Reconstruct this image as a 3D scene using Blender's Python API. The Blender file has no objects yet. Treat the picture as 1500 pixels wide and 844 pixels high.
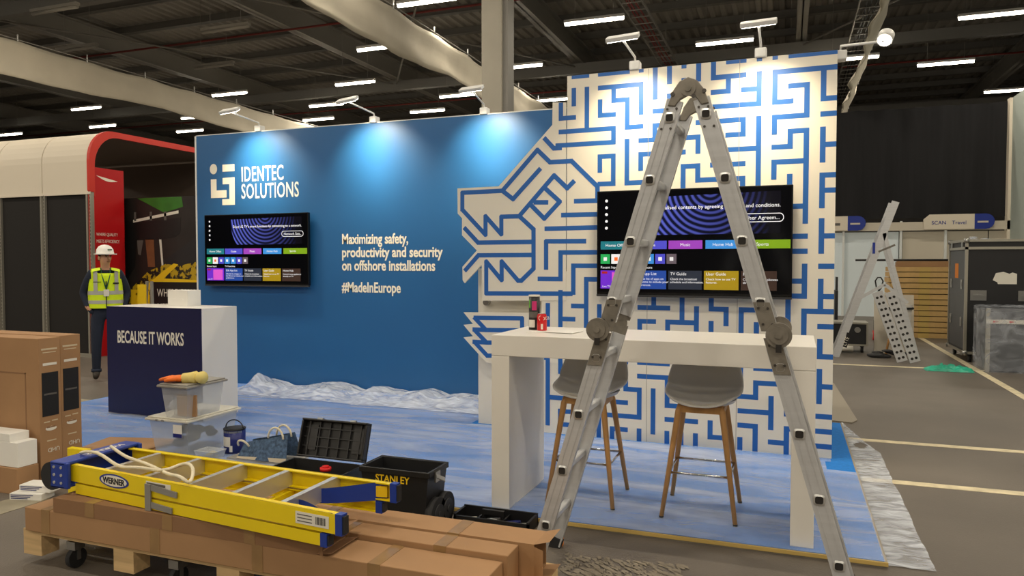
import bpy, bmesh, math, random
from mathutils import Vector, Matrix
random.seed(7)
S = bpy.context.scene
COL = S.collection
# ------------------------------------------------------------------ camera
F = 1083.0; PITCH = math.radians(2.0); YAW = math.radians(20.5); CH = 1.58
FW = Vector((-math.sin(YAW)*math.cos(PITCH), math.cos(YAW)*math.cos(PITCH), -math.sin(PITCH)))
RT = Vector((math.cos(YAW), math.sin(YAW), 0)); UP = RT.cross(FW)
CP = Vector((0, 0, CH))
cd = bpy.data.cameras.new('camera'); cam = bpy.data.objects.new('camera', cd); COL.objects.link(cam)
cam.location = CP; cam.rotation_euler = (math.pi/2 - PITCH, 0, YAW)
cd.sensor_width = 36; cd.sensor_fit = 'HORIZONTAL'; cd.lens = 36*F/1500; cd.clip_start = .05; cd.clip_end = 300
S.camera = cam
def ray(x, y): return FW*F + RT*(x-750) + UP*(422-y)
def onz(x, y, z=0.): d = ray(x, y); return CP + d*((z-CH)/d.z)
def ony(x, y, Y): d = ray(x, y); return CP + d*(Y/d.y)
# ------------------------------------------------------------------ world, view
w = bpy.data.worlds.new('world'); S.world = w; w.use_nodes = True
w.node_tree.nodes['Background'].inputs[0].default_value = (1.0, .86, .68, 1)
w.node_tree.nodes['Background'].inputs[1].default_value = .05
S.view_settings.view_transform = 'Standard'; S.view_settings.look = 'None'
S.view_settings.gamma = 1; S.view_settings.use_curve_mapping = False
S.view_settings.exposure = 0.0
BATTEN_W = 108.0; WASH_W = 15.0
# ------------------------------------------------------------------ materials
def lin(c):
    f = lambda v: v/12.92 if v <= .04045 else ((v+.055)/1.055)**2.4
    return tuple(f(v/255.) for v in c) + (1,)
MATS = {}
def M(name, col, rough=.6, metal=0, noise=.0, ns=4, bump=0, bs=60, emit=0, spec=.5, alpha=1, stretch=None, trans=0):
    m = bpy.data.materials.new(name); m.use_nodes = True; MATS[name] = m
    nt = m.node_tree; b = nt.nodes['Principled BSDF']; L = nt.links.new
    c = lin(col); b.inputs['Base Color'].default_value = c
    b.inputs['Roughness'].default_value = rough; b.inputs['Metallic'].default_value = metal
    b.inputs['Specular IOR Level'].default_value = spec; b.inputs['Alpha'].default_value = alpha
    b.inputs['Transmission Weight'].default_value = trans
    if emit: b.inputs['Emission Color'].default_value = c; b.inputs['Emission Strength'].default_value = emit
    if noise or bump:
        tc = nt.nodes.new('ShaderNodeTexCoord'); mp = nt.nodes.new('ShaderNodeMapping')
        L(tc.outputs['Object'], mp.inputs[0])
        if stretch: mp.inputs['Scale'].default_value = stretch
    if noise:
        n = nt.nodes.new('ShaderNodeTexNoise'); n.inputs['Scale'].default_value = ns; n.inputs['Detail'].default_value = 6
        r = nt.nodes.new('ShaderNodeValToRGB'); L(mp.outputs[0], n.inputs['Vector']); L(n.outputs['Fac'], r.inputs[0])
        r.color_ramp.elements[0].position = .3; r.color_ramp.elements[1].position = .7
        r.color_ramp.elements[0].color = tuple(v*(1-noise) for v in c[:3])+(1,)
        r.color_ramp.elements[1].color = tuple(min(1, v*(1+noise)) for v in c[:3])+(1,)
        L(r.outputs[0], b.inputs['Base Color'])
        if emit: L(r.outputs[0], b.inputs['Emission Color'])
    if bump:
        n2 = nt.nodes.new('ShaderNodeTexNoise'); n2.inputs['Scale'].default_value = bs; n2.inputs['Detail'].default_value = 4
        bp = nt.nodes.new('ShaderNodeBump'); bp.inputs['Strength'].default_value = bump; bp.inputs['Distance'].default_value = .02
        L(mp.outputs[0], n2.inputs['Vector']); L(n2.outputs['Fac'], bp.inputs['Height']); L(bp.outputs[0], b.inputs['Normal'])
    return m
M('hall_floor', (104, 97, 89), .55, noise=.16, ns=.9, bump=.15, bs=90)
M('floor_line', (214, 202, 170), .7, noise=.18, ns=9)
M('concrete_strip', (150, 142, 122), .8, noise=.2, ns=6); M('scuff', (132, 123, 108), .8, noise=.2, ns=20)
M('deck', (142, 138, 130), .7); M('steel_dark', (112, 110, 106), .6); M('steel_mid', (136, 133, 127), .55)
M('pipe_red', (120, 42, 36), .5); M('tray_red', (130, 46, 44), .5); M('cable', (30, 30, 32), .6)
M('sail', (206, 198, 180), .9, noise=.06, ns=1.2, bump=.3, bs=2.2)
M('column', (168, 162, 148), .6, noise=.05, ns=2)
M('tube', (255, 244, 222), .5, emit=22); M('tube_off', (150, 146, 138), .5); M('white_metal', (222, 222, 220), .4)
M('drape', (26, 26, 29), .95, noise=.15, ns=2, stretch=(6, 6, .3))
M('blue_wall', (30, 92, 148), .42, noise=.02, ns=2)
M('maze_white', (232, 226, 212), .5); M('maze_blue', (34, 98, 178), .45)
M('print_white', (236, 230, 214), .5)
M('white_lam', (236, 232, 224), .35); M('navy', (18, 20, 66), .4)
M('carpet_blue', (20, 118, 205), .9, noise=.1, ns=40)
M('edge_trim', (150, 142, 128), .6); M('wood_edge', (198, 168, 96), .7)
M('alu', (204, 205, 207), .40, metal=.35, noise=.06, ns=3, stretch=(1, 1, 14)); M('alu_dark', (128, 124, 116), .42, metal=.8)
M('cast', (134, 128, 118), .45, metal=.4, noise=.2, ns=18); M('hole', (40, 36, 33), .8); M('rivet', (92, 88, 84), .4, metal=.8)
M('orange_rubber', (226, 130, 26), .6)
M('yellow_frp', (236, 208, 10), .38, noise=.04, ns=3); M('blue_plastic', (28, 58, 148), .4); M('step_alu', (208, 208, 206), .35, metal=.7)
M('card', (164, 126, 88), .8, noise=.07, ns=3, bump=.05, bs=14); M('card_dark', (140, 104, 72), .8, noise=.08, ns=3)
M('tape', (150, 118, 78), .25, noise=.1, ns=12); M('wood_raw', (208, 176, 128), .75, noise=.12, ns=3, stretch=(1, 14, 14))
M('oak', (196, 146, 88), .5, noise=.12, ns=4, stretch=(10, 10, .8)); M('chrome', (210, 210, 212), .12, metal=1)
M('seat_grey', (222, 219, 212), .4); M('black_plastic', (24, 24, 26), .45); M('black_mid', (46, 46, 48), .5); M('black_soft', (14, 14, 15), .6)
M('rubber', (34, 34, 36), .7); M('yellow_print', (238, 196, 20), .5); M('red_print', (206, 28, 30), .5)
M('tv_black', (12, 12, 14), .25); M('screen', (4, 5, 10), .12, emit=0)
M('poly_white', (236, 234, 228), .6, bump=.05, bs=80); M('paper', (238, 236, 230), .6)
M('rope', (226, 216, 188), .9, bump=.4, bs=160); M('label_white', (228, 224, 212), .5); M('grey_print', (96, 92, 88), .6)
M('clear_plastic', (226, 230, 232), .18, alpha=.38); M('lid_plastic', (214, 210, 196), .4)
M('glove_orange', (240, 116, 30), .6); M('glove_knit', (232, 212, 130), .9)
M('bag_weave', (70, 92, 118), .8, noise=.5, ns=46); M('bag_beige', (206, 190, 160), .8)
M('tin_blue', (30, 40, 112), .3); M('tin_metal', (170, 170, 168), .3, metal=.9)
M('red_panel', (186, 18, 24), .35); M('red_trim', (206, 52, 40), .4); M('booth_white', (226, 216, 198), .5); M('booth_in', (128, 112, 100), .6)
M('booth_black', (26, 23, 22), .85); M('post_alu', (176, 172, 160), .4, metal=.6)
M('poster_dark', (34, 29, 27), .5, noise=.35, ns=2.2); M('poster_green', (52, 116, 34), .5, noise=.25, ns=3); M('poster_black', (15, 14, 15), .5)
M('poster_brown', (122, 76, 46), .5, noise=.2, ns=4)
M('case_black', (30, 30, 33), .5, noise=.1, ns=3); M('case_grey', (74, 76, 80), .45); M('stack_wood', (200, 164, 106), .7, noise=.12, ns=5)
M('shell_white', (222, 226, 226), .5); M('shell_cream', (206, 198, 182), .6); M('sign_blue', (28, 52, 148), .5)
M('shell_lit_tint', (228, 240, 247), .6)  # pale bluish colour stands in for brighter light on this panel; no emission
M('sage', (164, 174, 168), .6)
M('green_bag', (40, 168, 138), .4, noise=.35, ns=9); M('dust_sheet', (226, 222, 214), .6)
M('skin', (196, 146, 116), .55); M('navy_cloth', (30, 38, 56), .9, noise=.1, ns=8); M('hivis', (214, 240, 16), .7, noise=.05, ns=9)
M('reflective', (178, 178, 172), .45); M('helmet', (240, 238, 232), .3); M('hair', (52, 40, 32), .9); M('boot', (44, 36, 28), .7); M('lanyard', (24, 92, 66), .7)
M('can_red', (206, 22, 26), .28); M('can_black', (24, 22, 24), .4); M('pink', (206, 46, 116), .5); M('green_lbl', (120, 190, 70), .5)
# speckled yellow ground of the poster
m = M('poster_yellow', (196, 168, 20), .5); nt = m.node_tree
n = nt.nodes.new('ShaderNodeTexNoise'); n.inputs['Scale'].default_value = 9; n.inputs['Detail'].default_value = 3
r = nt.nodes.new('ShaderNodeValToRGB'); r.color_ramp.elements[0].position = .47; r.color_ramp.elements[1].position = .53
r.color_ramp.elements[0].color = lin((20, 18, 16)); r.color_ramp.elements[1].color = lin((190, 158, 20))
tc = nt.nodes.new('ShaderNodeTexCoord')
nt.links.new(tc.outputs['Object'], n.inputs['Vector']); nt.links.new(n.outputs['Fac'], r.inputs[0]); nt.links.new(r.outputs[0], nt.nodes['Principled BSDF'].inputs['Base Color'])
# thin protective film: part see-through, part milky and shiny
def film(name, lo, hi, ns, stretch):
    m = bpy.data.materials.new(name); m.use_nodes = True; MATS[name] = m; nt = m.node_tree; L = nt.links.new
    b = nt.nodes['Principled BSDF']; b.inputs['Base Color'].default_value = lin((226, 233, 246)); b.inputs['Roughness'].default_value = .22
    tc = nt.nodes.new('ShaderNodeTexCoord'); mp = nt.nodes.new('ShaderNodeMapping'); mp.inputs['Scale'].default_value = stretch
    mp.inputs['Rotation'].default_value = (0, 0, .35)
    n = nt.nodes.new('ShaderNodeTexNoise'); n.inputs['Scale'].default_value = ns; n.inputs['Detail'].default_value = 5; n.inputs['Distortion'].default_value = 1.2
    r = nt.nodes.new('ShaderNodeMapRange'); r.inputs[1].default_value = .35; r.inputs[2].default_value = .75; r.inputs[3].default_value = lo; r.inputs[4].default_value = hi
    bp = nt.nodes.new('ShaderNodeBump'); bp.inputs['Strength'].default_value = .55; bp.inputs['Distance'].default_value = .03
    L(tc.outputs['Object'], mp.inputs[0]); L(mp.outputs[0], n.inputs['Vector']); L(n.outputs['Fac'], r.inputs[0]); L(r.outputs[0], b.inputs['Alpha'])
    L(n.outputs['Fac'], bp.inputs['Height']); L(bp.outputs[0], b.inputs['Normal'])
film('film', .24, .58, 1.3, (.55, 2.4, 1)); film('film_thick', .28, .9, 4.5, (1, 2.6, 1)); film('film_wrap', .10, .5, 3, (1, 1, 1.6))
# rippled swirl on the TV home screen
m = bpy.data.materials.new('swirl'); m.use_nodes = True; MATS['swirl'] = m; nt = m.node_tree; L = nt.links.new
b = nt.nodes['Principled BSDF']; b.inputs['Base Color'].default_value = (.004, .004, .01, 1); b.inputs['Roughness'].default_value = .15
tc = nt.nodes.new('ShaderNodeTexCoord'); mp = nt.nodes.new('ShaderNodeMapping'); mp.inputs['Location'].default_value = (-.16, 0, -.88)
wv = nt.nodes.new('ShaderNodeTexWave'); wv.wave_type = 'RINGS'; wv.rings_direction = 'Y'; wv.inputs['Scale'].default_value = 7.; wv.inputs['Distortion'].default_value = .6
wv.inputs['Detail'].default_value = 0
r = nt.nodes.new('ShaderNodeValToRGB'); r.color_ramp.elements[0].color = (.002, .004, .02, 1); r.color_ramp.elements[1].color = (.10, .12, .55, 1); r.color_ramp.elements[0].position = .25
L(tc.outputs['Object'], mp.inputs[0]); L(mp.outputs[0], wv.inputs['Vector']); L(wv.outputs['Fac'], r.inputs[0])
sx = nt.nodes.new('ShaderNodeSeparateXYZ'); L(tc.outputs['Object'], sx.inputs[0])
mr = nt.nodes.new('ShaderNodeMapRange'); mr.inputs[1].default_value = -.42; mr.inputs[2].default_value = .62; mr.inputs[3].default_value = 1.3; mr.inputs[4].default_value = .0
L(sx.outputs[0], mr.inputs[0]); L(r.outputs[0], b.inputs['Emission Color']); L(mr.outputs[0], b.inputs['Emission Strength'])
for nme, c in [('ui_teal', (26, 110, 124)), ('ui_indigo', (70, 70, 190)), ('ui_purple', (140, 60, 176)), ('ui_blue', (52, 130, 206)), ('ui_green', (112, 150, 22)),
               ('ui_app', (36, 160, 84)), ('ui_white', (225, 228, 236)), ('ui_grey', (92, 82, 92)), ('ui_violet', (104, 40, 200)), ('ui_pink', (206, 84, 200)),
               ('ui_dark', (36, 42, 56)), ('ui_olive', (150, 126, 20)), ('ui_navy', (30, 66, 150)), ('ui_brown', (54, 38, 32)), ('ui_orange', (236, 110, 40))]:
    M(nme, c, .3, emit=.5)
# ------------------------------------------------------------------ builders
class MB:
    def __init__(s): s.v = []; s.f = []; s.m = []; s.s = []
    def add(s, vs, fs, m=0, smooth=False):
        o = len(s.v); s.v += [tuple(p) for p in vs]
        for f in fs: s.f.append([i+o for i in f]); s.m.append(m); s.s.append(smooth)
        return s
    def box(s, a, b, m=0, R=None, o=None):
        x0, y0, z0 = a; x1, y1, z1 = b
        vs = [Vector(p) for p in ((x0,y0,z0),(x1,y0,z0),(x1,y1,z0),(x0,y1,z0),(x0,y0,z1),(x1,y0,z1),(x1,y1,z1),(x0,y1,z1))]
        if R is not None: o = Vector(o or (0,0,0)); vs = [R @ (p-o) + o for p in vs]
        return s.add(vs, [(3,2,1,0),(4,5,6,7),(0,1,5,4),(1,2,6,5),(2,3,7,6),(3,0,4,7)], m)
    def taper(s, a, b, c, d, m=0):      # bottom rect a-b (xyz), top rect c-d
        vs = [(a[0],a[1],a[2]),(b[0],a[1],a[2]),(b[0],b[1],a[2]),(a[0],b[1],a[2]),(c[0],c[1],c[2]),(d[0],c[1],c[2]),(d[0],d[1],c[2]),(c[0],d[1],c[2])]
        return s.add(vs, [(3,2,1,0),(4,5,6,7),(0,1,5,4),(1,2,6,5),(2,3,7,6),(3,0,4,7)], m)
    def bar(s, p, q, w, h, m=0, side=(0,1,0)):      # rectangular bar; w along `side`, h across
        p = Vector(p); q = Vector(q); d = (q-p).normalized(); a = Vector(side); a = (a - d*a.dot(d)).normalized(); b = d.cross(a)
        vs = [c + a*(w/2*i) + b*(h/2*j) for c in (p, q) for i, j in ((-1,-1),(1,-1),(1,1),(-1,1))]
        return s.add(vs, [(3,2,1,0),(4,5,6,7),(0,1,5,4),(1,2,6,5),(2,3,7,6),(3,0,4,7)], m)
    def cyl(s, p, q, r, r2=None, n=14, m=0, caps=True, smooth=True):
        p = Vector(p); q = Vector(q); r2 = r if r2 is None else r2; d = (q-p).normalized()
        a = d.orthogonal().normalized(); b = d.cross(a); o = len(s.v)
        ring = [a*math.cos(2*math.pi*i/n) + b*math.sin(2*math.pi*i/n) for i in range(n)]
        s.add([p+v*r for v in ring] + [q+v*r2 for v in ring], [(i, (i+1) % n, n+(i+1) % n, n+i) for i in range(n)], m, smooth)
        if caps:
            s.f.append([o+i for i in reversed(range(n))]); s.m.append(m); s.s.append(False)
            s.f.append([o+n+i for i in range(n)]); s.m.append(m); s.s.append(False)
        return s
    def tube(s, pts, r, n=8, m=0, ref=None):
        pts = [Vector(p) for p in pts]; k = len(pts); rings = []
        a = None
        for i, p in enumerate(pts):
            d = (pts[min(i+1, k-1)] - pts[max(i-1, 0)]).normalized()
            if a is None: a = (Vector(ref) if ref else d.orthogonal())
            a = (a - d*a.dot(d)).normalized(); b = d.cross(a); rr = r[i] if isinstance(r, (list, tuple)) else r
            rings += [p + (a*math.cos(2*math.pi*j/n) + b*math.sin(2*math.pi*j/n))*rr for j in range(n)]
        fs = [(i*n+j, i*n+(j+1) % n, (i+1)*n+(j+1) % n, (i+1)*n+j) for i in range(k-1) for j in range(n)]
        fs += [tuple(reversed(range(n))), tuple((k-1)*n+j for j in range(n))]
        return s.add(rings, fs, m, True)
    def lathe(s, prof, c=(0,0,0), n=24, m=0, smooth=True):
        c = Vector(c); k = len(prof)
        vs = [c + Vector((r*math.cos(2*math.pi*j/n), r*math.sin(2*math.pi*j/n), z)) for r, z in prof for j in range(n)]
        return s.add(vs, [(i*n+j, i*n+(j+1) % n, (i+1)*n+(j+1) % n, (i+1)*n+j) for i in range(k-1) for j in range(n)], m, smooth)
    def prism(s, poly, fn, d0, d1, m=0):    # polygon (u,v) extruded between d0 and d1 through fn(u,v,d)
        n = len(poly)
        vs = [fn(u, v, d0) for u, v in poly] + [fn(u, v, d1) for u, v in poly]
        return s.add(vs, [tuple(range(n)), tuple(reversed(range(n, 2*n)))] + [(i, i+n, (i+1) % n + n, (i+1) % n) for i in range(n)], m)
    def grid(s, nx, ny, fn, m=0, smooth=True):
        return s.add([fn(i/nx, j/ny) for j in range(ny+1) for i in range(nx+1)],
                     [(j*(nx+1)+i, j*(nx+1)+i+1, (j+1)*(nx+1)+i+1, (j+1)*(nx+1)+i) for j in range(ny) for i in range(nx)], m, smooth)
    def build(s, name, mats, parent=None, loc=None, rz=0, bevel=0, fix=True):
        me = bpy.data.meshes.new(name); me.from_pydata(s.v, [], s.f)
        for k in ([mats] if isinstance(mats, str) else mats): me.materials.append(MATS[k])
        me.polygons.foreach_set('material_index', s.m); me.polygons.foreach_set('use_smooth', s.s)
        if fix:
            bm = bmesh.new(); bm.from_mesh(me); bmesh.ops.recalc_face_normals(bm, faces=bm.faces); bm.to_mesh(me); bm.free()
        o = bpy.data.objects.new(name, me); COL.objects.link(o); o.parent = parent
        if loc: o.location = loc
        o.rotation_euler.z = rz
        if bevel:
            b = o.modifiers.new('bevel', 'BEVEL'); b.width = bevel; b.segments = 2; b.limit_method = 'ANGLE'; b.angle_limit = .7
        return o
def tag(o, label, cat, group=None):
    o['label'] = label; o['category'] = cat
    if group: o['group'] = group
    return o
def struct(o, label=None):
    o['kind'] = 'structure'
    if label: o['label'] = label
    return o
def thing(name, label, cat, loc=(0,0,0), rz=0, group=None):
    o = bpy.data.objects.new(name, None); COL.objects.link(o); o.empty_display_size = .1
    o.location = loc; o.rotation_euler.z = rz
    return tag(o, label, cat, group)
def copy_tree(o, parent=None):
    c = o.copy(); COL.objects.link(c); c.parent = parent
    for ch in list(o.children): copy_tree(ch, c)
    return c
def text_mesh(name, body, size, mat, parent, loc, rot=(math.pi/2, 0, 0), sx=1., bold=0., align='LEFT', space=1., depth=.0008):
    cu = bpy.data.curves.new(name, 'FONT'); cu.body = body; cu.size = size; cu.offset = bold; cu.align_x = align; cu.space_character = space
    cu.extrude = depth; cu.resolution_u = 3
    t = bpy.data.objects.new('tmp', cu); COL.objects.link(t)
    bpy.context.view_layer.update()
    me = bpy.data.meshes.new_from_object(t.evaluated_get(bpy.context.evaluated_depsgraph_get()))
    bpy.data.objects.remove(t); bpy.data.curves.remove(cu)
    me.name = name; me.materials.clear(); me.materials.append(MATS[mat])
    o = bpy.data.objects.new(name, me); COL.objects.link(o); o.parent = parent; o.location = loc; o.rotation_euler = rot; o.scale = (sx, 1, 1)
    return o
# ================================================================== the hall
struct(MB().box((-45,-25,-.1),(30,50,0)).build('floor', 'hall_floor'), 'dark grey hall floor with painted lines')
fl = bpy.data.objects['floor']
def fline(name, x0, y0, x1, y1, mat='floor_line'):
    MB().box((x0,y0,.0005),(x1,y1,.003)).build(name, mat, fl)
fline('painted_line', .52, 7.15, 14, 7.25); fline('painted_line', .52, 5.84, 14, 5.94); fline('painted_line', -1.9, 12.4, 9, 12.5)
fline('painted_line', 2.55, 8.0, 2.65, 12.4); fline('painted_line', 2.55, 12.5, 2.65, 22)
fline('concrete_joint', -4.85, -6, -4.6, 3.5, 'concrete_strip'); fline('concrete_joint', -9.5, 5.9, -6.9, 6.2, 'concrete_strip')
fline('concrete_joint', -3.4, 1.2, -2.2, 1.5, 'concrete_strip')
# scuffed bare patch in front of the stand
rr = random.Random(3)
mb = MB()
for i in range(260):
    x = rr.uniform(-1.12, -.5); y = 3.72 + rr.uniform(-.16, .12) + .1*(x+.8); l = rr.uniform(.01, .06); wd = rr.uniform(.003, .012)
    mb.add([(x,y,.0012+i*2e-5),(x+l,y-.03,.0012+i*2e-5),(x+l*.8,y+wd,.0012+i*2e-5),(x+l*.2,y+wd*1.4,.0012+i*2e-5)], [(0,1,2,3)])
mb.build('worn_patch', 'scuff', fl)['kind'] = 'stuff'
for nme, a, b in [('wall_far', (-45,50,0),(30,50.2,11)), ('wall_left', (-45.2,-25,0),(-45,50,11)), ('wall_right', (30,-25,0),(30.2,50,11)), ('wall_back', (-45,-25.2,0),(30,-25,11))]:
    struct(MB().box(a, b).build(nme, 'steel_dark'), 'dark hall wall')
# ceiling: ribbed deck, rafters along the depth, purlins across
mb = MB(); xs = []; x = -45
while x < 30: xs += [(x, 9.75), (x+.14, 9.75), (x+.18, 9.83), (x+.32, 9.83)]; x += .36
mb.add([(a, y, z) for a, z in xs for y in (-25, 50)], [(2*i, 2*i+2, 2*i+3, 2*i+1) for i in range(len(xs)-1)])
ceil = struct(mb.build('ceiling', 'deck', fix=False), 'dark corrugated hall roof deck on steel purlins')
pm = None
for k in range(24):
    y = 1.2 + k*2.05
    mb = MB().box((-45,-.04,9.5),(30,.04,9.74)).box((-45,-.1,9.5),(30,.1,9.52))
    if pm is None: pm = mb.build('purlin', 'steel_dark', ceil, (0, y, 0))
    else:
        c = pm.copy(); COL.objects.link(c); c.location = (0, y, 0)
for k, x in enumerate((-37, -29.5, -22, -14.6, -7.2, .3, 7.8, 15.3, 22.8)):
    MB().box((-.02,-25,8.8),(.02,50,9.5)).box((-.16,-25,8.8),(.16,50,8.84)).box((-.16,-25,9.46),(.16,50,9.5)).build('rafter', 'steel_mid', ceil, (x,0,0))
for k, (y, z) in enumerate(((14.5, 8.7), (26, 8.7), (37.5, 8.7))):
    MB().box((-45,-.12,z-.35),(30,.12,z)).build('tie_beam', 'steel_dark', ceil, (0,y,0))
for y in (10.3, 19.2, 30): MB().cyl((-45,y,8.75),(30,y,8.75), .035, n=8).build('sprinkler_pipe', 'pipe_red', ceil)
for x0, y0, x1, y1 in ((-14.6, 14.5, -7.2, 26), (-7.2, 14.5, -14.6, 26), (.3, 14.5, 7.8, 26), (7.8, 14.5, .3, 26), (-22, 14.5, -14.6, 26)):
    MB().cyl((x0,y0,8.6),(x1,y1,8.6), .03, n=6).build('bracing_rod', 'steel_mid', ceil)
def tray(x, y0, y1, z, w, mat, label):
    t = thing('cable_tray', label, 'cable tray', (x, y0, z))
    for s in (-1, 1): MB().box((s*w/2-.015,0,0),(s*w/2+.015,y1-y0,.08)).build('side_rail', 'steel_mid', t)
    rm = None
    for k in range(int((y1-y0)/.6)):
        if rm is None: rm = MB().box((-w/2,-.02,.01),(w/2,.02,.03)).build('rung', 'steel_mid', t, (0,.3,0))
        else: c = rm.copy(); COL.objects.link(c); c.location = (0,.3+k*.6,0)
    for j, dx in enumerate((-.12, -.03, .09)): MB().tube([(dx+.02*math.sin(q*1.3+j), q*(y1-y0)/24, .05) for q in range(25)], .022, 6).build('cable_run', mat, t)
    for q in (3., 12.): MB().cyl((0,q,.02),(0,q,9.5-z), .008, n=6).build('hanger', 'steel_mid', t)
tray(-3.9, 13, 34, 8.3, .55, 'tray_red', 'cable tray with red cables above the maze wall')
tray(1.9, 12.5, 34, 8.1, .6, 'cable', 'cable tray with dark cables right of the maze wall, near the roof')
# white fabric bands
def band(x, zt, zb, y0, y1, label, tilt=0., seed=1):
    rb = random.Random(seed); t = thing('fabric_band', label, 'fabric band', (x, y0, zb)); L = y1-y0; n = 90; ph = [rb.uniform(0,6) for _ in range(4)]
    H = zt-zb
    def fn(u, v):
        y = u*L; sag = -.05*abs(math.sin(y*math.pi/1.9))
        wv = .05*math.sin(y*1.7+ph[0]) + .035*math.sin(y*4.1+ph[1]+v*2) + .03*math.sin(v*7+y*.9+ph[2])
        return (wv*(1-v*.6) + tilt*v, y, v*H + sag*v + .06*math.sin(y*.8+ph[3])*(1-v))
    o = MB().grid(n, 8, fn).build('fabric', 'sail', t, fix=False); sm = o.modifiers.new('solid', 'SOLIDIFY'); sm.thickness = .012
    MB().cyl((tilt,0,H+.03),(tilt,L,H+.03), .015, n=6).build('support_wire', 'steel_mid', t)
    cm = None
    for k in range(int(L/1.9)+1):
        if cm is None: cm = MB().cyl((tilt,0,H-.05),(tilt,0,H+.16), .015, n=6).build('clip', 'white_metal', t)
        else: c = cm.copy(); COL.objects.link(c); c.location = (0, k*1.9, 0)
band(-17.6, 6.95, 6.1, 9, 44, 'long white fabric band hanging above the red trimmed booth at left', 0, 1)
band(-7.75, 6.87, 6.0, 8, 40, 'white fabric band passing behind the grey column over the blue wall', 0, 2)
band(1.45, 6.9, 6.1, 11, 40, 'white fabric band seen nearly end on right of the maze wall', .42, 3)
# column
t = thing('steel_column', 'pale grey steel column rising behind the blue wall', 'column', (-5.15, 12.9, 0))
MB().box((-.2,-.2,0),(.2,.2,9.5)).build('casing', 'column', t, bevel=.01); MB().box((.2,-.15,0),(.3,.17,9.5)).build('side_channel', 'steel_mid', t)
# strip lights
ORD = 'first second third fourth fifth sixth seventh eighth ninth tenth eleventh twelfth thirteenth fourteenth fifteenth sixteenth seventeenth eighteenth nineteenth twentieth twenty-first'.split()
def batten(p, lit=True, label=None):
    t = thing('strip_light' if lit else 'unlit_strip_light', label,
              'light', p, 0, 'lit strip lights' if lit else 'unlit strip lights')
    key = 'on' if lit else 'off'
    B = bpy.data.meshes.get('housing_'+key)
    if B is None:
        a = MB().box((-.78,-.06,.03),(.78,.06,.10)).build('housing', 'white_metal' if lit else 'tube_off', t); a.data.name = 'housing_'+key
        b = MB().cyl((-.76,0,0),(.76,0,0), .045, n=10).build('tube', 'tube' if lit else 'tube_off', t); b.data.name = 'tube_'+key
        for s in (-.5, .5): MB().cyl((s,0,.1),(s,0,9.745-p[2]), .006, n=5).build('suspension_wire', 'steel_mid', t)
    else:
        for nme in ('housing', 'tube'):
            o = bpy.data.objects.new(nme, bpy.data.meshes[nme+'_'+key]); COL.objects.link(o); o.parent = t
        for s in (-.5, .5): MB().cyl((s,0,.1),(s,0,9.745-p[2]), .006, n=5).build('suspension_wire', 'steel_mid', t)
    if lit:
        ld = bpy.data.lights.get('batten') or bpy.data.lights.new('batten', 'AREA')
        ld.shape = 'RECTANGLE'; ld.size = 1.5; ld.size_y = .09; ld.energy = BATTEN_W; ld.color = (1, .89, .72)
        lo = bpy.data.objects.new('lamp', ld); COL.objects.link(lo); lo.parent = t; lo.location = (0,0,-.06)
LZ = 7.7; used = []
for k, (x, y) in enumerate(sorted([(625,3),(870,31),(558,70),(760,98),(520,122),(336,138),(478,154),(626,163),(466,175),(126,159),(150,185),(278,192),(287,172),(15,197),(672,140),(1061,62),(1456,22),(1385,93),(1478,133),(1246,86),(815,146)])):
    p = onz(x, y, LZ); used.append(p); batten(p, True, 'lit strip light under the dark roof, %s from the left' % ORD[k])
for k, (x, y) in enumerate([(80,15),(113,72),(313,97),(330,43)]): p = onz(x, y, LZ); used.append(p); batten(p, False, 'unlit grey strip light under the dark roof, %s from the left' % ORD[k])
for i in range(-4, 4):  # extra rows out of view, added to light the hall
    for j in range(-3, 3):
        p = Vector((i*6.2-1.5, j*5.0+1.0, LZ))
        if min((p-q).length for q in used) > 3: used.append(p); batten(p, True, 'unseen strip light added overhead to light the hall')
# far right: black drape, shell scheme, tall partition
struct(MB().grid(160, 1, lambda u, v: (-12+u*17.6, 24+.05*math.sin(u*150)+.03*math.sin(u*61), 2.85+v*3.15)).build('wall_drape', 'drape', fix=False), 'tall black drape hung behind the shell scheme booths')
pw = struct(MB().box((5.65,9,0),(5.75,24,6.05)).build('wall_partition', 'sage'), 'pale grey green partition wall at the right edge')
MB().box((5.58,23.7,0),(5.65,23.95,6.05)).build('edge_frame', 'booth_white', pw)
b = thing('shell_scheme_booth', 'white and cream shell scheme booth under the black drape', 'booth', (1.2, 23.6, 0))
for x0, x1, mt in ((-6, 1.75, 'shell_lit_tint'), (1.85, 2.9, 'shell_cream'), (2.95, 3.95, 'shell_cream'), (3.98, 4.4, 'shell_cream')):
    MB().box((x0,.2,0),(x1,.23,2.45)).build('wall_panel', mt, b)
for x in (-1.6, .3, 1.8, 2.92, 4.42): MB().box((x-.03,.12,0),(x+.03,.2,2.75)).build('post', 'shell_white', b)
MB().box((-6,.1,2.48),(4.45,.18,2.72)).build('top_rail', 'shell_cream', b)
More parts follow.
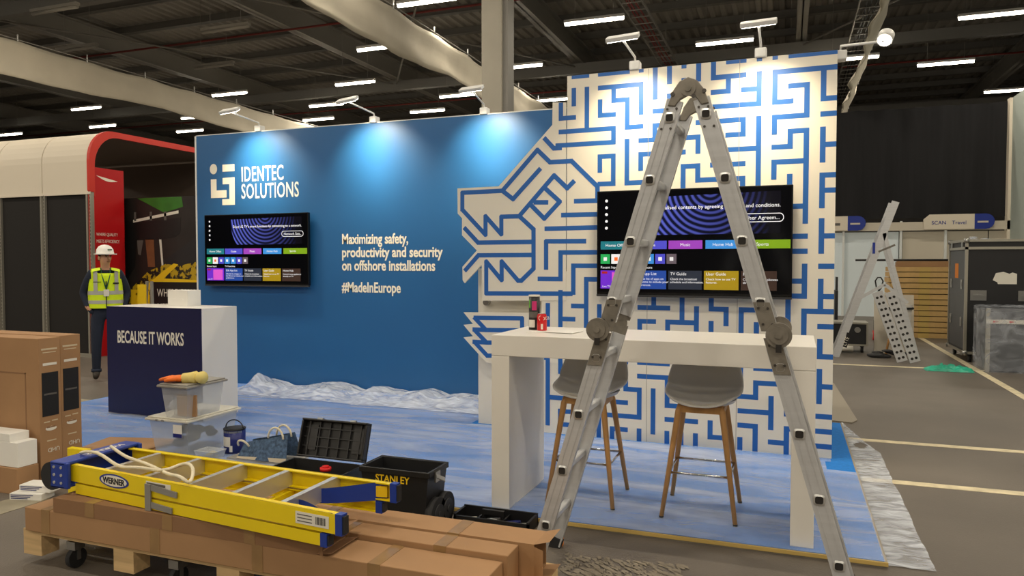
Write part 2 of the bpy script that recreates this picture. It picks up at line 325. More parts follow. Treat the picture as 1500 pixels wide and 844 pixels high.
def sign(x, txt, txt2, label):
    s = thing('fascia_sign', label, 'sign', (x, 23.679, 2.5))
    pl = [(-.78,0),(.45,0),(.45,.42),(-.65,.42),(-.8,.28)]
    MB().prism(pl, lambda u, v, d: (u, d, v), -.02, .02).build('name_panel', 'booth_white', s)
    a = [(.45,0)] + [(.72+.21*math.sin(q*math.pi/8), .21-.21*math.cos(q*math.pi/8)) for q in range(9)] + [(.45,.42)]
    MB().prism(a, lambda u, v, d: (u, d, v), -.022, .022).build('blue_end', 'sign_blue', s)
    [text_mesh('name_lettering', wd_, .14, 'sign_blue', s, (-.6+.5*i_, -.024, .14)) for i_, wd_ in enumerate(txt.split())]
    if not txt: MB().box((-.55,-.022,.15),(.25,-.0205,.22)).build('faint_lettering', 'grey_print', s)
    MB().box((.52,-.024,.17),(.78,-.022,.22)).build('faint_number', 'shell_cream', s)
sign(4.35, 'SCAN Travel', 'B-100', 'white and blue fascia sign reading SCAN Travel'); sign(1.15, '', 'B-101', 'white and blue fascia sign beside the maze wall edge')
# ================================================================== the stand
PZ = .03
pf = struct(MB().box((-7.35,4.2,0),(.5,7.75,PZ-.003)).build('floor_platform', 'edge_trim'), 'raised blue stand floor')
MB().box((-7.33,4.22,PZ-.003),(.485,7.74,PZ)).build('carpet', 'carpet_blue', pf)
MB().box((-7.35,4.19,.012),(.5,4.2,PZ+.002)).build('edge_strip', 'wood_edge', pf)
# blue wall ---------------------------------------------------------
BY = 7.6
wb = struct(MB().box((-7.21,BY,PZ),(-1.0,BY+.1,3.21)).build('wall_blue', 'blue_wall'), 'blue stand wall with logo and slogan')
MB().box((-7.235,BY-.003,PZ),(-7.21,BY+.1,3.213)).build('edge_profile', 'white_metal', wb); MB().box((-7.21,BY-.002,3.21),(-1.0,BY+.1,3.22)).build('top_profile', 'white_metal', wb)
fy = BY-.002
def flat(polys, y, name, mat, parent, th=.0015):
    mb = MB()
    for pl in polys: mb.prism(pl, lambda u, v, d: (u, d, v), y-th, y)
    return mb.build(name, mat, parent)
R4 = lambda x0, z0, x1, z1: [(x0,z0),(x1,z0),(x1,z1),(x0,z1)]
circ = [(-6.935+.058*math.cos(a*math.pi/10), 2.775+.066*math.sin(a*math.pi/10)) for a in range(20)]
flat([circ, R4(-6.79,2.735,-6.60,2.825), [(-6.98,2.645),(-6.89,2.645),(-6.89,2.50),(-6.73,2.50),(-6.73,2.405),(-6.98,2.405)],
      [(-6.79,2.655),(-6.60,2.66),(-6.60,2.31),(-6.80,2.31),(-6.80,2.385),(-6.685,2.385),(-6.685,2.575),(-6.79,2.575)]], fy, 'logo_mark', 'print_white', wb)
text_mesh('logo_lettering', 'IDENTEC', .262, 'print_white', wb, (-6.50, fy, 2.60), sx=.575, bold=.002, space=1.08)
text_mesh('logo_lettering', 'SOLUTIONS', .262, 'print_white', wb, (-6.50, fy, 2.385), sx=.585, bold=.002, space=1.08)
for k, s_ in enumerate(('Maximizing safety,', 'productivity and security', 'on offshore installations')):
    text_mesh('slogan_lettering', s_, .168, 'print_white', wb, (-5.02, fy, 1.80-k*.158), sx=(.735, .79, .765)[k], bold=.0042)
text_mesh('slogan_lettering', '#MadeInEurope', .168, 'print_white', wb, (-5.02, fy, 1.225), sx=.735, bold=.0042)
# maze wall ---------------------------------------------------------
MA = math.radians(-1.3); MO = Vector((.336, 6.302, 0)); MC = math.cos(MA); MS = math.sin(MA)
# local frame: u to the right (0 at right edge, negative to the left), d = depth behind the face
def mloc(x, y):          # photo pixel on the maze face -> local (u, z)
    d = ray(x, y); nrm = Vector((-MS, MC, 0)); tt = (MO-CP).dot(nrm)/d.dot(nrm); p = CP + d*tt - MO
    return (p.x*MC + p.y*MS, p.z + CP.z*0 + 0)
wm = struct(MB().box((-2.19,0,PZ),(0,.12,3.224)).box((-2.43,.004,PZ),(-2.19,.12,1.5)).box((-2.1,.12,PZ),(0,1.25,3.2)).build('wall_maze', 'maze_white', None, MO, MA), 'white stand wall printed with a blue maze')
MB().box((-3.12,.14,PZ),(-2.1,.19,1.52)).build('recess_panel', 'maze_white', wm)
MB().cyl((-3.02,.14,1.2),(-3.02,.09,1.2), .03).build('door_knob', 'chrome', wm)
MB().box((-1.47,-.0008,PZ),(-1.466,0,3.22)).box((-.728,-.0008,PZ),(-.724,0,3.22)).build('panel_seam', 'edge_trim', wm)
Z = lambda pts, ox, oy, k: [mloc(ox+x/k, oy+y/k) for x, y in pts]
head = [mloc(*p) for p in [(829,150),(809.5,150),(809,183),(730.4,273),(670,276),(670.4,312.8),(676.8,320),(676.8,344.8),(698.4,367),(677.3,391),(677.6,410.4),(680.5,415),(705.6,388),(706.4,440.5),(829,440.5)]]
claw = [mloc(*p) for p in [(829,458.4),(772,458.4),(678.9,457.6),(692.8,474.7),(678.9,476),(692.8,492.8),(678.9,494.4),(712,531),(720,532),(829,533)]]
fn3 = lambda u, v, d: (u, d, v)
MB().prism(head, fn3, 0, .02).build('cutout_board', 'maze_white', wm); MB().prism(claw, fn3, 0, .02).build('cutout_board', 'maze_white', wm)
LAY = [0]; SW = .041; PT = .1195
def strip(mb, a, b, ext=True):
    a = Vector(a); b = Vector(b); d = (b-a)
    if d.length < 1e-5: return
    d.normalize(); n = Vector((-d.y, d.x))*SW/2; e = d*(SW/2 if ext else SW*.25)
    q = [a-e-n, b+e-n, b+e+n, a-e+n]
    q = [(min(p.x, 0), min(p.y, 3.2235)) for p in q]
    LAY[0] += 1; lv = (0 if abs(d.y) < .05 else 1 if abs(d.x) < .05 else 2)
    mb.prism(q, fn3, -.0004-lv*.0005-(LAY[0] % 7)*.00006, .0002)
G = lambda c, r: ((c-18)*PT - .336, 3.214 - .119*r)
E_ = 21.2
segs = '''2,2,2,3 2,3,3,3 3,0,4,0 5,0,7,0 8,-.4,8,0 3,1,3,2 4,1,4,4 2,4,6,4 6,4,6,5 1.75,5,6,5 5,1,8,1 8,1,8,3 6,1,6,2 6,2,7,2 7,2,7,4 7,4,8,4 5,2,5,3 5,3,6,3
9,-.4,9,2 10,-.4,10,1 11,-.4,11,0 11,1,11,1.4 9,3,10,3 10,2,10,3 9,4,10,4 9,4,9,5 8,5,9,5 7,5,7,8 7,8,9,8 8,6,9,6 8,6,8,7 5,6,5,7 5,6,6,6 6,6,6,8 5,8,6,8
10,6,11,6 11,5,12,5 12,5,12,6 12,4,15,4 11,7,12,7 11,7,11,9 12,7,12,8 12,8,15,8 12,-.4,12,1
13,0,13,1 13,-.4,13,0 13,1,15,1 14,1,14,2 13,2,14,2 14,0,15,0 16,-.4,16,0 17,-.4,17,0 18,0,21.2,0 17,1,21.2,1 17,1,17,3 17,3,18,3 20,1,20,3 20,3,21.2,3
13,3,16,3 16,1,16,3 15,2,16,2 14,5,15,5 15,4,15,5 18,2,19,2 19,2,19,4 17,4,19,4 17,4,17,5 20,4,21.2,4 20,5,20,7 20,6,21.2,6 18,5,19,5 18,5,18,6 17,6,18,6 19,5,19,11
17,7,19,7 17,7,17,8 18,8,18,9 16,4,16,9 14,6,16,6 13,7,15,7 15,8,15,9 20,8,21.2,8 20,8,20,10 20,9,21.2,9
18,10,19,10 20,11,20,13 20,12,21.2,12 18,12,19,12 18,13,19,13 20,14,21.2,14 19,14,19,16 18,15,19,15 6,16,19,16 20,15,20,17 20,16,21.2,16 19,17,21.2,17 19,17,19,19 20,18,21.2,18
18,16,18,19 15,17,16,17 15,17,15,19 16,18,16,20 13,16,13,17 13,17,14,17 14,17,14,18 13,18,13,19 12,17,12,19 9,16,9,17 8,17,10,17 11,16,11,18 10,18,12,18 10,18,10,20 8,18,9,18 8,18,8,20
2,13,5.3,13 2,13,2,15 .35,15,2,15 3,14,5.3,14 3,14,3,16 4,15,5.3,15 4,15,4,19.5 2,16,2,20 3,17,4,17 2,18,3,18 1,17,1,20 5,17,5,19.5
.3,21,1,21 1,21,1,26 .3,26,.5,26 2,20,2,22 2,22,3,22 1,24,3,24 2,25,2,26 2,25,3,25 2,26,3,26 2.2,27,3,27 5,25,5,27 5,25,8,25 6,24,7,24 6,26,6,27 6,26,7,26
7,20,7,21 8,21,10,21 10,20,10,21 8,22,10,22 10,22,10,24 10,24,11.5,24 7,22,7,23 7,23,8,23 8,23,8,25 8,26,8,27 6.5,27,8,27 9,23,9,26 9,27,10,27 10,26,10,27 10,25,12,25 11,26,11,27 12,26,12,27
12,24,14,24 13,25,13,26 13,26,14,26 13,27,13.2,27 15,20,15,22 14,21,15,21 16,21,17,21 17,20,17,21 16,22,18,22 16,22,16,23 14,23,16,23 17,23,17,25 15,24,17,24 15,25,16,25 16,25,16,27 16,27,17,27
17,26,18,26 18,25,18,27 18,25,19,25 18,23,18,24 15,26,15,27 14,27,15,27 20,19,20,20 20,20,21.2,20 20,21,20,23 20,22,21.2,22 19,24,21.2,24 19,25,21.2,25 19,26,21.2,26'''
mb = MB()
for sgm in segs.split():
    c0, r0, c1, r1 = map(float, sgm.split(',')); strip(mb, G(c0, r0), G(c1, r1))
A2 = (660, 180, 6.25); A3 = (660, 300, 6.25); A4 = (660, 420, 6.25)
for pl, fr in [([(862,143),(945,233),(1010,230)], A2), ([(108,800),(108,640),(475,622),(795,248),(910,360),(1108,350),(1345,583),(1345,700)], A2), ([(475,622),(572,698),(818,424)], A2),
               ([(630,853),(948,482),(1068,598),(1128,537)], A2), ([(858,592),(1000,722),(858,877),(725,742)], A2), ([(770,728),(885,728)], A2), ([(1140,718),(1340,712)], A2),
               ([(108,45),(320,275),(320,105),(465,270),(465,110),(630,105),(760,225),(760,585),(648,695),(618,695),(468,520),(468,690),(327,520),(327,812),(1107,815)], A3),
               ([(108,-110),(108,45)], A3), ([(130,215),(252,347),(745,340)], A3), ([(135,600),(255,463),(745,460)], A3), ([(1022,95),(1340,88)], A3), ([(870,220),(1340,208)], A3), ([(875,585),(875,335),(1232,333)], A3),
               ([(220,285),(655,290),(655,400)], A4), ([(220,285),(325,397),(700,402)], A4), ([(210,392),(325,397)], A4), ([(218,395),(330,512),(700,516)], A4), ([(210,505),(330,512)], A4), ([(218,505),(335,632),(700,634)], A4)]:
    q = Z(pl, *fr)
    for a, b in zip(q, q[1:]): strip(mb, a, b, ext=False)
    for a in q[1:-1]:
        mb.prism([(a[0]+SW*.5*math.cos(k*math.pi/4), a[1]+SW*.5*math.sin(k*math.pi/4)) for k in range(8)], fn3, -.0021, .0002)
mb.build('maze_print', 'maze_blue', wm)
# TVs ---------------------------------------------------------------
def tv(loc, rz, label, headline, button, hx):
    t = thing('television', label, 'television', loc, rz); W = 1.58; H = .885
    MB().box((-W/2,0,0),(W/2,.045,H)).box((-.5,.045,.2),(.5,.08,.7)).build('housing', 'tv_black', t, bevel=.004)
    MB().box((-W/2,-.004,-.018),(W/2,.03,0)).build('lower_trim', 'black_mid', t)
    sc = MB().box((-W/2+.012,-.0015,.02),(W/2-.012,0,H-.012)).build('screen', 'screen', t)
    yy = -.0022
    def rect(nm, x0, z0, x1, z1, mat): return flat([R4(x0,z0,x1,z1)], yy, nm, mat, sc, .0006)
    cx, cz, cr = .28-.0, .30+.0, .62
    pts = [(-.36,.845),(.62,.845),(.62,.50),(-.19,.50),(-.30,.58),(-.37,.68)]
    o = flat([[(.70,.84),(.70,.505)] + [(.16+.53*math.cos(math.radians(a)), .80+.53*math.sin(math.radians(a))) for a in range(214, 174, -4)]], yy, 'wallpaper', 'swirl', sc, .0006)
    for k, (x0, mt, tx) in enumerate(((-.755,'ui_teal','Home Office'), (-.465,'ui_indigo','Game'), (-.175,'ui_purple','Music'), (.125,'ui_blue','Home Hub'), (.43,'ui_green','Sports'))):
        rect('menu_tile', x0, .385, x0+(.275 if k < 4 else .345), .455, mt); text_mesh('menu_lettering', tx, .036, 'ui_white', sc, (x0+.137, -.0034, .408), align='CENTER', depth=.0002)
    for k, mt in enumerate(('ui_app', 'ui_white', 'ui_indigo', 'ui_blue', 'ui_blue', 'ui_indigo', 'ui_grey')):
        x0 = -.755+k*.094; rect('app_tile', x0, .262, x0+.082, .345, mt)
        flat([R4(x0+.026,.288,x0+.056,.318)], -.0030, 'app_icon', 'ui_orange' if k == 1 else 'ui_white', sc, .0004)
    text_mesh('row_lettering', 'Recent Input', .03, 'ui_white', sc, (-.755,-.0034,.222), depth=.0002); text_mesh('row_lettering', 'TV Functions', .03, 'ui_white', sc, (-.47,-.0034,.222), depth=.0002)
    for k, (mt, tx, t2) in enumerate((('ui_violet','',''), ('ui_navy','Edit App List','Edit the list of apps on\nthe Home to include your\npreferences.'), ('ui_dark','TV Guide','Check the broadcast\nschedule and information.'), ('ui_olive','User Guide','Check how to use TV\nfeatures.'), ('ui_brown','Home Hub','Control home appliances\ndirectly on TV.'))):
        x0 = -.755+k*.29; rect('card_tile', x0, .05, x0+.272, .205, mt)
        if tx:
            text_mesh('card_lettering', tx, .034, 'ui_white', sc, (x0+.015,-.0034,.168), depth=.0002); text_mesh('card_lettering', t2, .026, 'ui_white', sc, (x0+.015,-.0034,.128), depth=.0002)
        else:
            flat([R4(x0+.1,.06,x0+.25,.19)], -.0029, 'card_glow', 'ui_pink', sc, .0004); flat([R4(x0+.012,.178,x0+.06,.197)], -.0033, 'live_badge', 'red_print', sc, .0004); text_mesh('card_lettering', 'Live TV', .024, 'ui_white', sc, (x0+.015,-.0034,.06), depth=.0002)
    text_mesh('headline_lettering', headline, .043, 'ui_white', sc, (hx, -.0034, .715), align='RIGHT', depth=.0002)
    ring = [(.565+.13*sg*1+.03*math.cos(a), .63+.035*math.sin(a)) for sg, rng in ((1, range(-4, 5)), (-1, range(4, 13))) for a in [q*math.pi/8 for q in rng]]
    inn = [(.565+(u-.565)*.965, .63+(v-.63)*.86) for u, v in ring]
    mbb = MB(); n_ = len(ring); mbb.add([(u,-.0034,v) for u, v in ring+inn], [(i, (i+1) % n_, n_+(i+1) % n_, n_+i) for i in range(n_)]); mbb.build('button_outline', 'ui_white', sc)
    text_mesh('button_lettering', button, .042, 'ui_white', sc, (.565,-.0034,.616), align='CENTER', depth=.0002)
    for k in range(5): flat([[(-.705+.013*math.cos(a*math.pi/(3+k % 3)), .80-k*.058+.013*math.sin(a*math.pi/(3+k % 3))) for a in range(2*(3+k % 3))]], yy, 'side_icon', 'ui_white', sc, .0005)
    return t
tl = ony(873, 432, 6.20); tr_ = ony(1160, 435, 6.25)
tv(((-1.555+.03)/2-.0, 6.225, 1.304), MA, 'television on the maze wall behind the aluminium ladder', 'Get personalised contents by agreeing to terms and conditions.', 'User Agreem...', .70)
tv((-6.228, 7.515, 1.297), 0, 'television on the blue wall under the logo', "Enjoy LG TV's smart functions by connecting to a network.", 'Network Sett..', .70)
# wall-top wash lights ------------------------------------------------
def wash(base, head, label, aim, power=1.0, rnd=False):
    b = Vector(base); h = Vector(head); t = thing('arm_light', label, 'light', b, 0, 'arm lights on the stand wall tops'); hd = h-b
    MB().box((-.045,-.05,-.03),(.045,.05,.045)).build('clamp', 'white_metal', t, bevel=.01)
    MB().tube([(0,0,.03),(0,-.02,.08),(hd.x*.9,hd.y*.9,hd.z*.97),tuple(hd)], .010, 8).build('arm', 'white_metal', t)
    d = (Vector(aim)-h).normalized(); rx = Vector((1,0,0)); rx = (rx-d*rx.dot(d)).normalized(); up = d.cross(rx)
    R = Matrix((rx, up, d)).transposed()
    if rnd: MB().cyl(-d*.07, d*0, .055, n=24).build('lamp_head', 'white_metal', t, tuple(hd)); MB().cyl(d*0, d*.003, .045, n=24).build('lens', 'tube', t, tuple(hd))
    else: MB().box((-.13,-.045,-.035),(.13,.045,.0), R=R).build('lamp_head', 'white_metal', t, tuple(hd), bevel=.006); MB().box((-.12,-.035,.0),(.12,.035,.003), R=R).build('lens', 'tube', t, tuple(hd))
    ld = bpy.data.lights.new('wash', 'AREA'); ld.shape = 'RECTANGLE'; ld.size = .24; ld.size_y = .07; ld.energy = WASH_W*power; ld.color = (1, .84, .58); ld.spread = math.radians(92)
    lo = bpy.data.objects.new('lamp', ld); COL.objects.link(lo); lo.parent = t; lo.location = hd + d*.012
    lo.rotation_euler = d.to_track_quat('-Z', 'Y').to_euler()
wash((-6.22,7.62,3.24), (-6.22,7.10,3.36), 'white arm light above the logo', (-6.15,7.6,2.55)); wash((-4.57,7.62,3.24), (-4.6,7.10,3.36), 'white arm light above the slogan on the blue wall', (-4.5,7.6,2.55))
wash((-3.17,7.62,3.24), (-3.1,7.10,3.36), 'white arm light beside the grey column', (-3.05,7.6,2.55))
wash((-1.25,6.36,3.25), (-1.25,5.85,3.34), 'white arm light at the left of the maze wall top', (-1.2,6.33,2.45), .52); wash((-.23,6.33,3.25), (-.23,5.85,3.34), 'white arm light at the middle of the maze wall top', (-.2,6.31,2.45), .52)
wash((.36,6.36,3.18), (.64,6.1,3.21), 'round arm light clamped to the right edge of the maze wall', (.2,5.0,2.0), .12, True)
# counter -----------------------------------------------------------
t = thing('welcome_counter', 'navy and white welcome counter reading BECAUSE IT WORKS', 'counter', (-6.53, 5.62, PZ))
MB().box((0,0,0),(1.22,.012,1.10)).build('front_panel', 'navy', t); MB().box((0,.012,0),(1.22,.50,1.10)).build('body', 'white_lam', t, bevel=.003)
text_mesh('slogan_lettering', 'BECAUSE IT WORKS', .175, 'print_white', t, (.14,-.0015,.735), sx=.545, bold=.003)
tag(MB().box((0,0,0),(.26,.18,.16)).box((.03,-.002,.06),(.2,0,.075)).build('white_carton', 'paper', None, (-6.0, 5.9, PZ+1.101), 0), 'white carton standing on the back of the welcome counter', 'carton')
st = thing('sign_easel', 'small grey easel frame behind the counter beside the man', 'easel', (-8.1, 7.6, 0))
for s in (-1, 1): MB().bar((s*.12,0,0),(s*.04,.05,1.32), .03, .03).build('leg', 'steel_mid', st)
MB().box((-.14,-.02,.9),(.0,0,1.28)).build('board', 'yellow_print', st)
# bar table ---------------------------------------------------------
t = thing('bar_table', 'white high bar table in front of the maze wall', 'table', (-1.74, 4.285, PZ), math.radians(-.6))
MB().box((0,0,.965),(1.885,.68,1.095)).build('table_top', 'white_lam', t, bevel=.003)
for x in (0, 1.765): MB().box((x,0,0),(x+.12,.68,.963)).build('side_leg', 'white_lam', t, bevel=.003)
# stools ------------------------------------------------------------
def stool():
    t = thing('bar_stool', '', 'stool', (0,0,0), 0, 'grey bar stools at the white table')
    mb = MB(); nu, nv = 20, 16
    def shell(u, v):
        a = (u-.5)*2; s_ = v
        if s_ < .55:
            q = s_/.55; y = -.20+q*.36; wd = .235*(1-.25*(1-q)**3) ; z = .725 + .055*abs(a)**2.6 - .02*math.sin(q*math.pi) + .018*(1-q)**2*0 - .035*(1-q)**4
        else:
            q = (s_-.55)/.45; y = .16+.075*q+.03*math.sin(q*math.pi/2); wd = .235-.06*q**1.5; z = .725 + .055*abs(a)**2.6*(1-q) + .26*q + .0
            y -= .05*abs(a)**2*(1-q*.3)
        return (a*wd, y, z)
    o = mb.grid(nu, nv, shell).build('seat_shell', 'seat_grey', t, fix=False)
    sm = o.modifiers.new('solid', 'SOLIDIFY'); sm.thickness = .016; sb = o.modifiers.new('sub', 'SUBSURF'); sb.levels = 1; sb.render_levels = 1
    o2 = MB().lathe([(0,.66),(.13,.665),(.19,.69),(.205,.712)], n=24).build('seat_base', 'seat_grey', t)
    for sx_ in (-1, 1):
        for sy_ in (-1, 1):
            l = MB().tube([(sx_*.215,sy_*.225,.006),(sx_*.13,sy_*.13,.64),(sx_*.115,sy_*.115,.68)], [.013,.02,.02], 10).build('leg', 'oak', t)
            MB().cyl((sx_*.2155,sy_*.2255,0),(sx_*.215,sy_*.225,.012), .014, n=10).build('foot_cap', 'black_plastic', l)
    MB().bar((-.125,-.125,.655),(.125,-.125,.655), .03, .04, side=(0,1,0)).build('frame_rail', 'oak', t); MB().bar((-.125,.125,.655),(.125,.125,.655), .03, .04).build('frame_rail', 'oak', t)
    MB().bar((-.125,-.125,.655),(-.125,.125,.655), .03, .04, side=(1,0,0)).build('frame_rail', 'oak', t); MB().bar((.125,-.125,.655),(.125,.125,.655), .03, .04, side=(1,0,0)).build('frame_rail', 'oak', t)
    c = [(-1,-1),(1,-1),(1,1),(-1,1),(-1,-1)]; h = .27; q = .215-.085*h/.64
    for (a, b), (e, f) in zip(c, c[1:]): MB().cyl((a*q,b*q,h),(e*q,f*q,h), .008, n=8).build('footrest_bar', 'chrome', t)
    return t
s1 = stool(); s1.location = (-.49, 4.70, PZ); s1['label'] = 'grey bar stool under the table nearer the right table leg'
s2 = copy_tree(s1); s2.location = (-1.225, 4.72, PZ); s2['label'] = 'grey bar stool under the table behind the ladder left leg'
# things on the table -------------------------------------------------
TZ = PZ+1.095
t = thing('crisp_tube', 'tall black crisp tube with pink label on the white table', 'crisp tube', (-1.59, 4.68, TZ+.001))
MB().cyl((0,0,0),(0,0,.225), .037, n=24).build('tube_body', 'can_black', t); MB().cyl((0,0,.225),(0,0,.236), .0385, n=24).build('lid', 'label_white', t)
def curved(nm, r, a0, a1, z0, z1, mat, par): MB().grid(10, 1, lambda u, v: (r*math.sin(a0+(a1-a0)*u), -r*math.cos(a0+(a1-a0)*u), z0+(z1-z0)*v)).build(nm, mat, par, fix=False)
curved('pink_label', .0374, -.1, .75, .135, .195, 'pink', t); curved('green_label', .0374, -.9, -.5, .15, .205, 'green_lbl', t); curved('text_block', .0374, -.9, .4, .02, .07, 'label_white', t); curved('grey_band', .0373, -1., 1., .085, .125, 'grey_print', t)
t = thing('drink_can', 'red drink can beside the crisp tube on the table', 'can', (-1.515, 4.615, TZ+.001))
MB().lathe([(0,0),(.024,0),(.0325,.008),(.0325,.1),(.027,.113),(.0265,.116),(0,.114)], n=24).build('can_body', 'can_red', t); MB().cyl((0,0,.1145),(0,0,.117), .0262, n=20).build('can_lid', 'chrome', t)
w_ = text_mesh('script_lettering', 'Coca', .046, 'print_white', t, (-.012,-.0335,.07), rot=(math.pi/2, -.15, .25), sx=.75); curved('white_wave', .0328, .1, .5, .015, .05, 'print_white', t)
tag(MB().box((-.15,-.09,0),(.15,.1,.003), R=Matrix.Rotation(.2, 3, 'Z')).box((-.08,-.1,.003),(.2,.08,.005), R=Matrix.Rotation(-.15, 3, 'Z')).build('paper_sheets', 'paper', None, (-1.46,4.63,TZ+.001)), 'loose white paper sheets under the can', 'paper')
# ================================================================== aluminium folding ladder
LY0, LY1 = 3.50, 3.88
lad = thing('folding_ladder', 'tall aluminium folding ladder standing in an A in front of the bar table', 'ladder', (-.45, 3.69, 0))
def lp(x, y, z): return (x+.45, y-3.69, z)
TOP = (-.443, 2.33)
sides = [(-.475, -1.203, -1, [(-.526,2.25),(-.616,1.966),(-.705,1.678),(-.793,1.39),(-.869,1.116),(-.957,.832),(-1.04,.546),(-1.125,.26)]),
         (-.385, .295, 1, [(-.362,2.257),(-.275,1.962),(-.198,1.676),(-.116,1.397),(-.029,1.111),(.054,.817),(.139,.532),(.223,.248)])]
def rounded(c, w, r, n=3):
    return [(c[0]+sx_*(w/2-r)+r*math.cos(a0+q*math.pi/2/n), c[1]+sy_*(w/2-r)+r*math.sin(a0+q*math.pi/2/n)) for sx_, sy_, a0 in ((1,1,0),(-1,1,math.pi/2),(-1,-1,math.pi),(1,-1,1.5*math.pi)) for q in range(n+1)]
for x0, x1, sg, rungs in sides:
    (xa, za), (xb, zb) = rungs[0], rungs[-1]; sl = (xb-xa)/(zb-za)
    X = lambda z: xa + (z-za)*sl
    d = Vector((sl, 0, 1)).normalized()
    for yy, out in ((LY0, -1), (LY1, 1)):
        for z0, z1 in ((1.30, 2.33), (.02, 1.20)):
            p, q = lp(X(z0), yy, z0), lp(X(z1), yy, z1); mb = MB()
            mb.bar(p, q, .008, .074)                                   # web
            n_ = Vector((d.z, 0, -d.x))
            for s_ in (-1, 1):
                o_ = n_*(.033*s_) + Vector((0, -out*.012, 0)); mb.bar(Vector(p)+o_, Vector(q)+o_, .03, .008)
            for s_ in (-.017, .017): mb.bar(Vector(p)+n_*s_+Vector((0,out*.005,0)), Vector(q)+n_*s_+Vector((0,out*.005,0)), .003, .004)
            rail = mb.build('side_rail', 'alu', lad)
        MB().bar(lp(X(0)-.002, yy, 0), lp(X(.055), yy, .055), .036, .082).build('rubber_foot', 'rubber', lad)
    for x, z in rungs:
        r_ = MB(); sq = rounded((x, z), .036, .009)
        r_.prism([(u+.45, v) for u, v in sq], lambda u, v, e: (u, e-3.69, v), LY0-.006, LY1+.006); ro = r_.build('rung', 'alu', lad)
        for yy, s_ in ((LY0, -1), (LY1, 1)):
            a = rounded((x, z), .05, .014); b = rounded((x, z), .034, .009); n_ = len(a); y_ = yy+s_*.0085
            mb = MB(); mb.add([lp(u, y_, v) for u, v in a] + [lp(u, y_+s_*.004, v) for u, v in b], [(i, (i+1) % n_, n_+(i+1) % n_, n_+i) for i in range(n_)]); mb.build('rung_collar', 'step_alu', ro)
            mb = MB(); mb.prism([(u+.45, v) for u, v in b], lambda u, v, e: (u, e-3.69, v), y_-s_*.001, y_+s_*.0015); mb.build('rung_opening', 'hole', ro)
    for yy, out in ((LY0, -1), (LY1, 1)):                               # middle hinge
        hx = X(1.25) + sg*.032; hz = 1.255
        h = MB().cyl(lp(hx, yy+out*.006, hz), lp(hx, yy+out*.03, hz), .056, n=28).cyl(lp(hx, yy+out*.03, hz), lp(hx, yy+out*.036, hz), .04, n=24).cyl(lp(hx, yy+out*.036, hz), lp(hx, yy+out*.044, hz), .014, n=14).build('hinge_disc', 'cast', lad)
        for za_, zb_ in ((1.27, 1.40), (1.08, 1.24)):
            pl = [(X(za_)-.036, za_), (X(za_)+.036, za_), (X(zb_)+.036, zb_), (X(zb_)-.036, zb_)]
            MB().prism([(u+.45, v) for u, v in pl], lambda u, v, e: (u, e-3.69, v), yy+out*.004, yy+out*.012).build('hinge_plate', 'cast', lad)
            for du, zz in ((-.02, .25), (.02, .25), (-.02, .8), (.02, .8)):
                z_ = za_+(zb_-za_)*zz; MB().cyl(lp(X(z_)+du, yy+out*.012, z_), lp(X(z_)+du, yy+out*.016, z_), .006, n=8).build('rivet', 'rivet', lad)
        MB().box(lp(hx-.012, yy+out*.036-.004, hz-.075), lp(hx+.012, yy+out*.036+.004, hz-.04)).build('lock_slot', 'hole', lad)
        for du, zz in ((-.022, 2.20), (.02, 2.20), (-.022, 2.29), (.02, 2.29)): MB().cyl(lp(X(zz)+du, yy+out*.005, zz), lp(X(zz)+du, yy+out*.009, zz), .006, n=8).build('rivet', 'rivet', lad)
for yy, out in ((LY0, -1), (LY1, 1)):                                   # top hinge
    c = (-.441, 2.375)
    poly = [(-.535,2.305),(-.512,2.37),(-.482,2.412),(-.443,2.43),(-.402,2.412),(-.372,2.372),(-.348,2.305),(-.382,2.30),(-.405,2.333),(-.443,2.348),(-.478,2.33),(-.50,2.30)]
    MB().prism([(u+.45, v) for u, v in poly], lambda u, v, e: (u, e-3.69, v), yy-.014, yy+.014).build('top_hinge', 'cast', lad, bevel=.004)
    MB().cyl(lp(c[0], yy+out*.014, c[1]), lp(c[0], yy+out*.02, c[1]), .034, n=24).cyl(lp(c[0], yy+out*.02, c[1]), lp(c[0], yy+out*.027, c[1]), .014, n=12).build('hinge_disc', 'cast', lad)
    for du, dv in ((-.07,-.02), (.072,-.015), (.025,-.035)): MB().cyl(lp(c[0]+du, yy+out*.014, c[1]+dv), lp(c[0]+du, yy+out*.02, c[1]+dv), .01, n=10).build('rivet', 'rivet', lad)
MB().box(lp(-1.19, 3.90, 0), lp(-1.16, 3.93, .06)).build('orange_foot_tab', 'orange_rubber', lad)
# ================================================================== pallet with long cartons
pal = thing('pallet', 'long wooden pallet on castors under the flat cartons', 'pallet', (-2.37, 2.95, 0)); PX0, PX1 = -3.74+2.37, -.98+2.37
for k, y in enumerate((-.26, -.12, .02, .16)): MB().box((PX0,y,.165),(PX1,y+.115,.187)).build('deck_board', 'wood_raw', pal)
for x in (PX0+.0, PX0+.63, PX0+1.27, PX0+1.93, PX1-.13):
    MB().box((x,-.26,.143),(x+.13,.275,.165)).build('cross_board', 'wood_raw', pal)
    for y in (-.26, -.05, .175): MB().box((x,y,.055),(x+.13,y+.1,.143)).build('block', 'wood_raw', pal)
for x in (PX0+.3, PX0+.98, PX1-.4):
    for y in (-.2, .2):
        c = MB().cyl((x-.014,y,.052),(x+.014,y,.052), .052, n=20).build('castor_wheel', 'rubber', pal); MB().box((x-.03,y-.03,.1),(x+.03,y+.03,.142)).box((x-.024,y-.01,.045),(x-.018,y+.01,.1)).box((x+.018,y-.01,.045),(x+.024,y+.01,.1)).build('castor_fork', 'tin_metal', c)
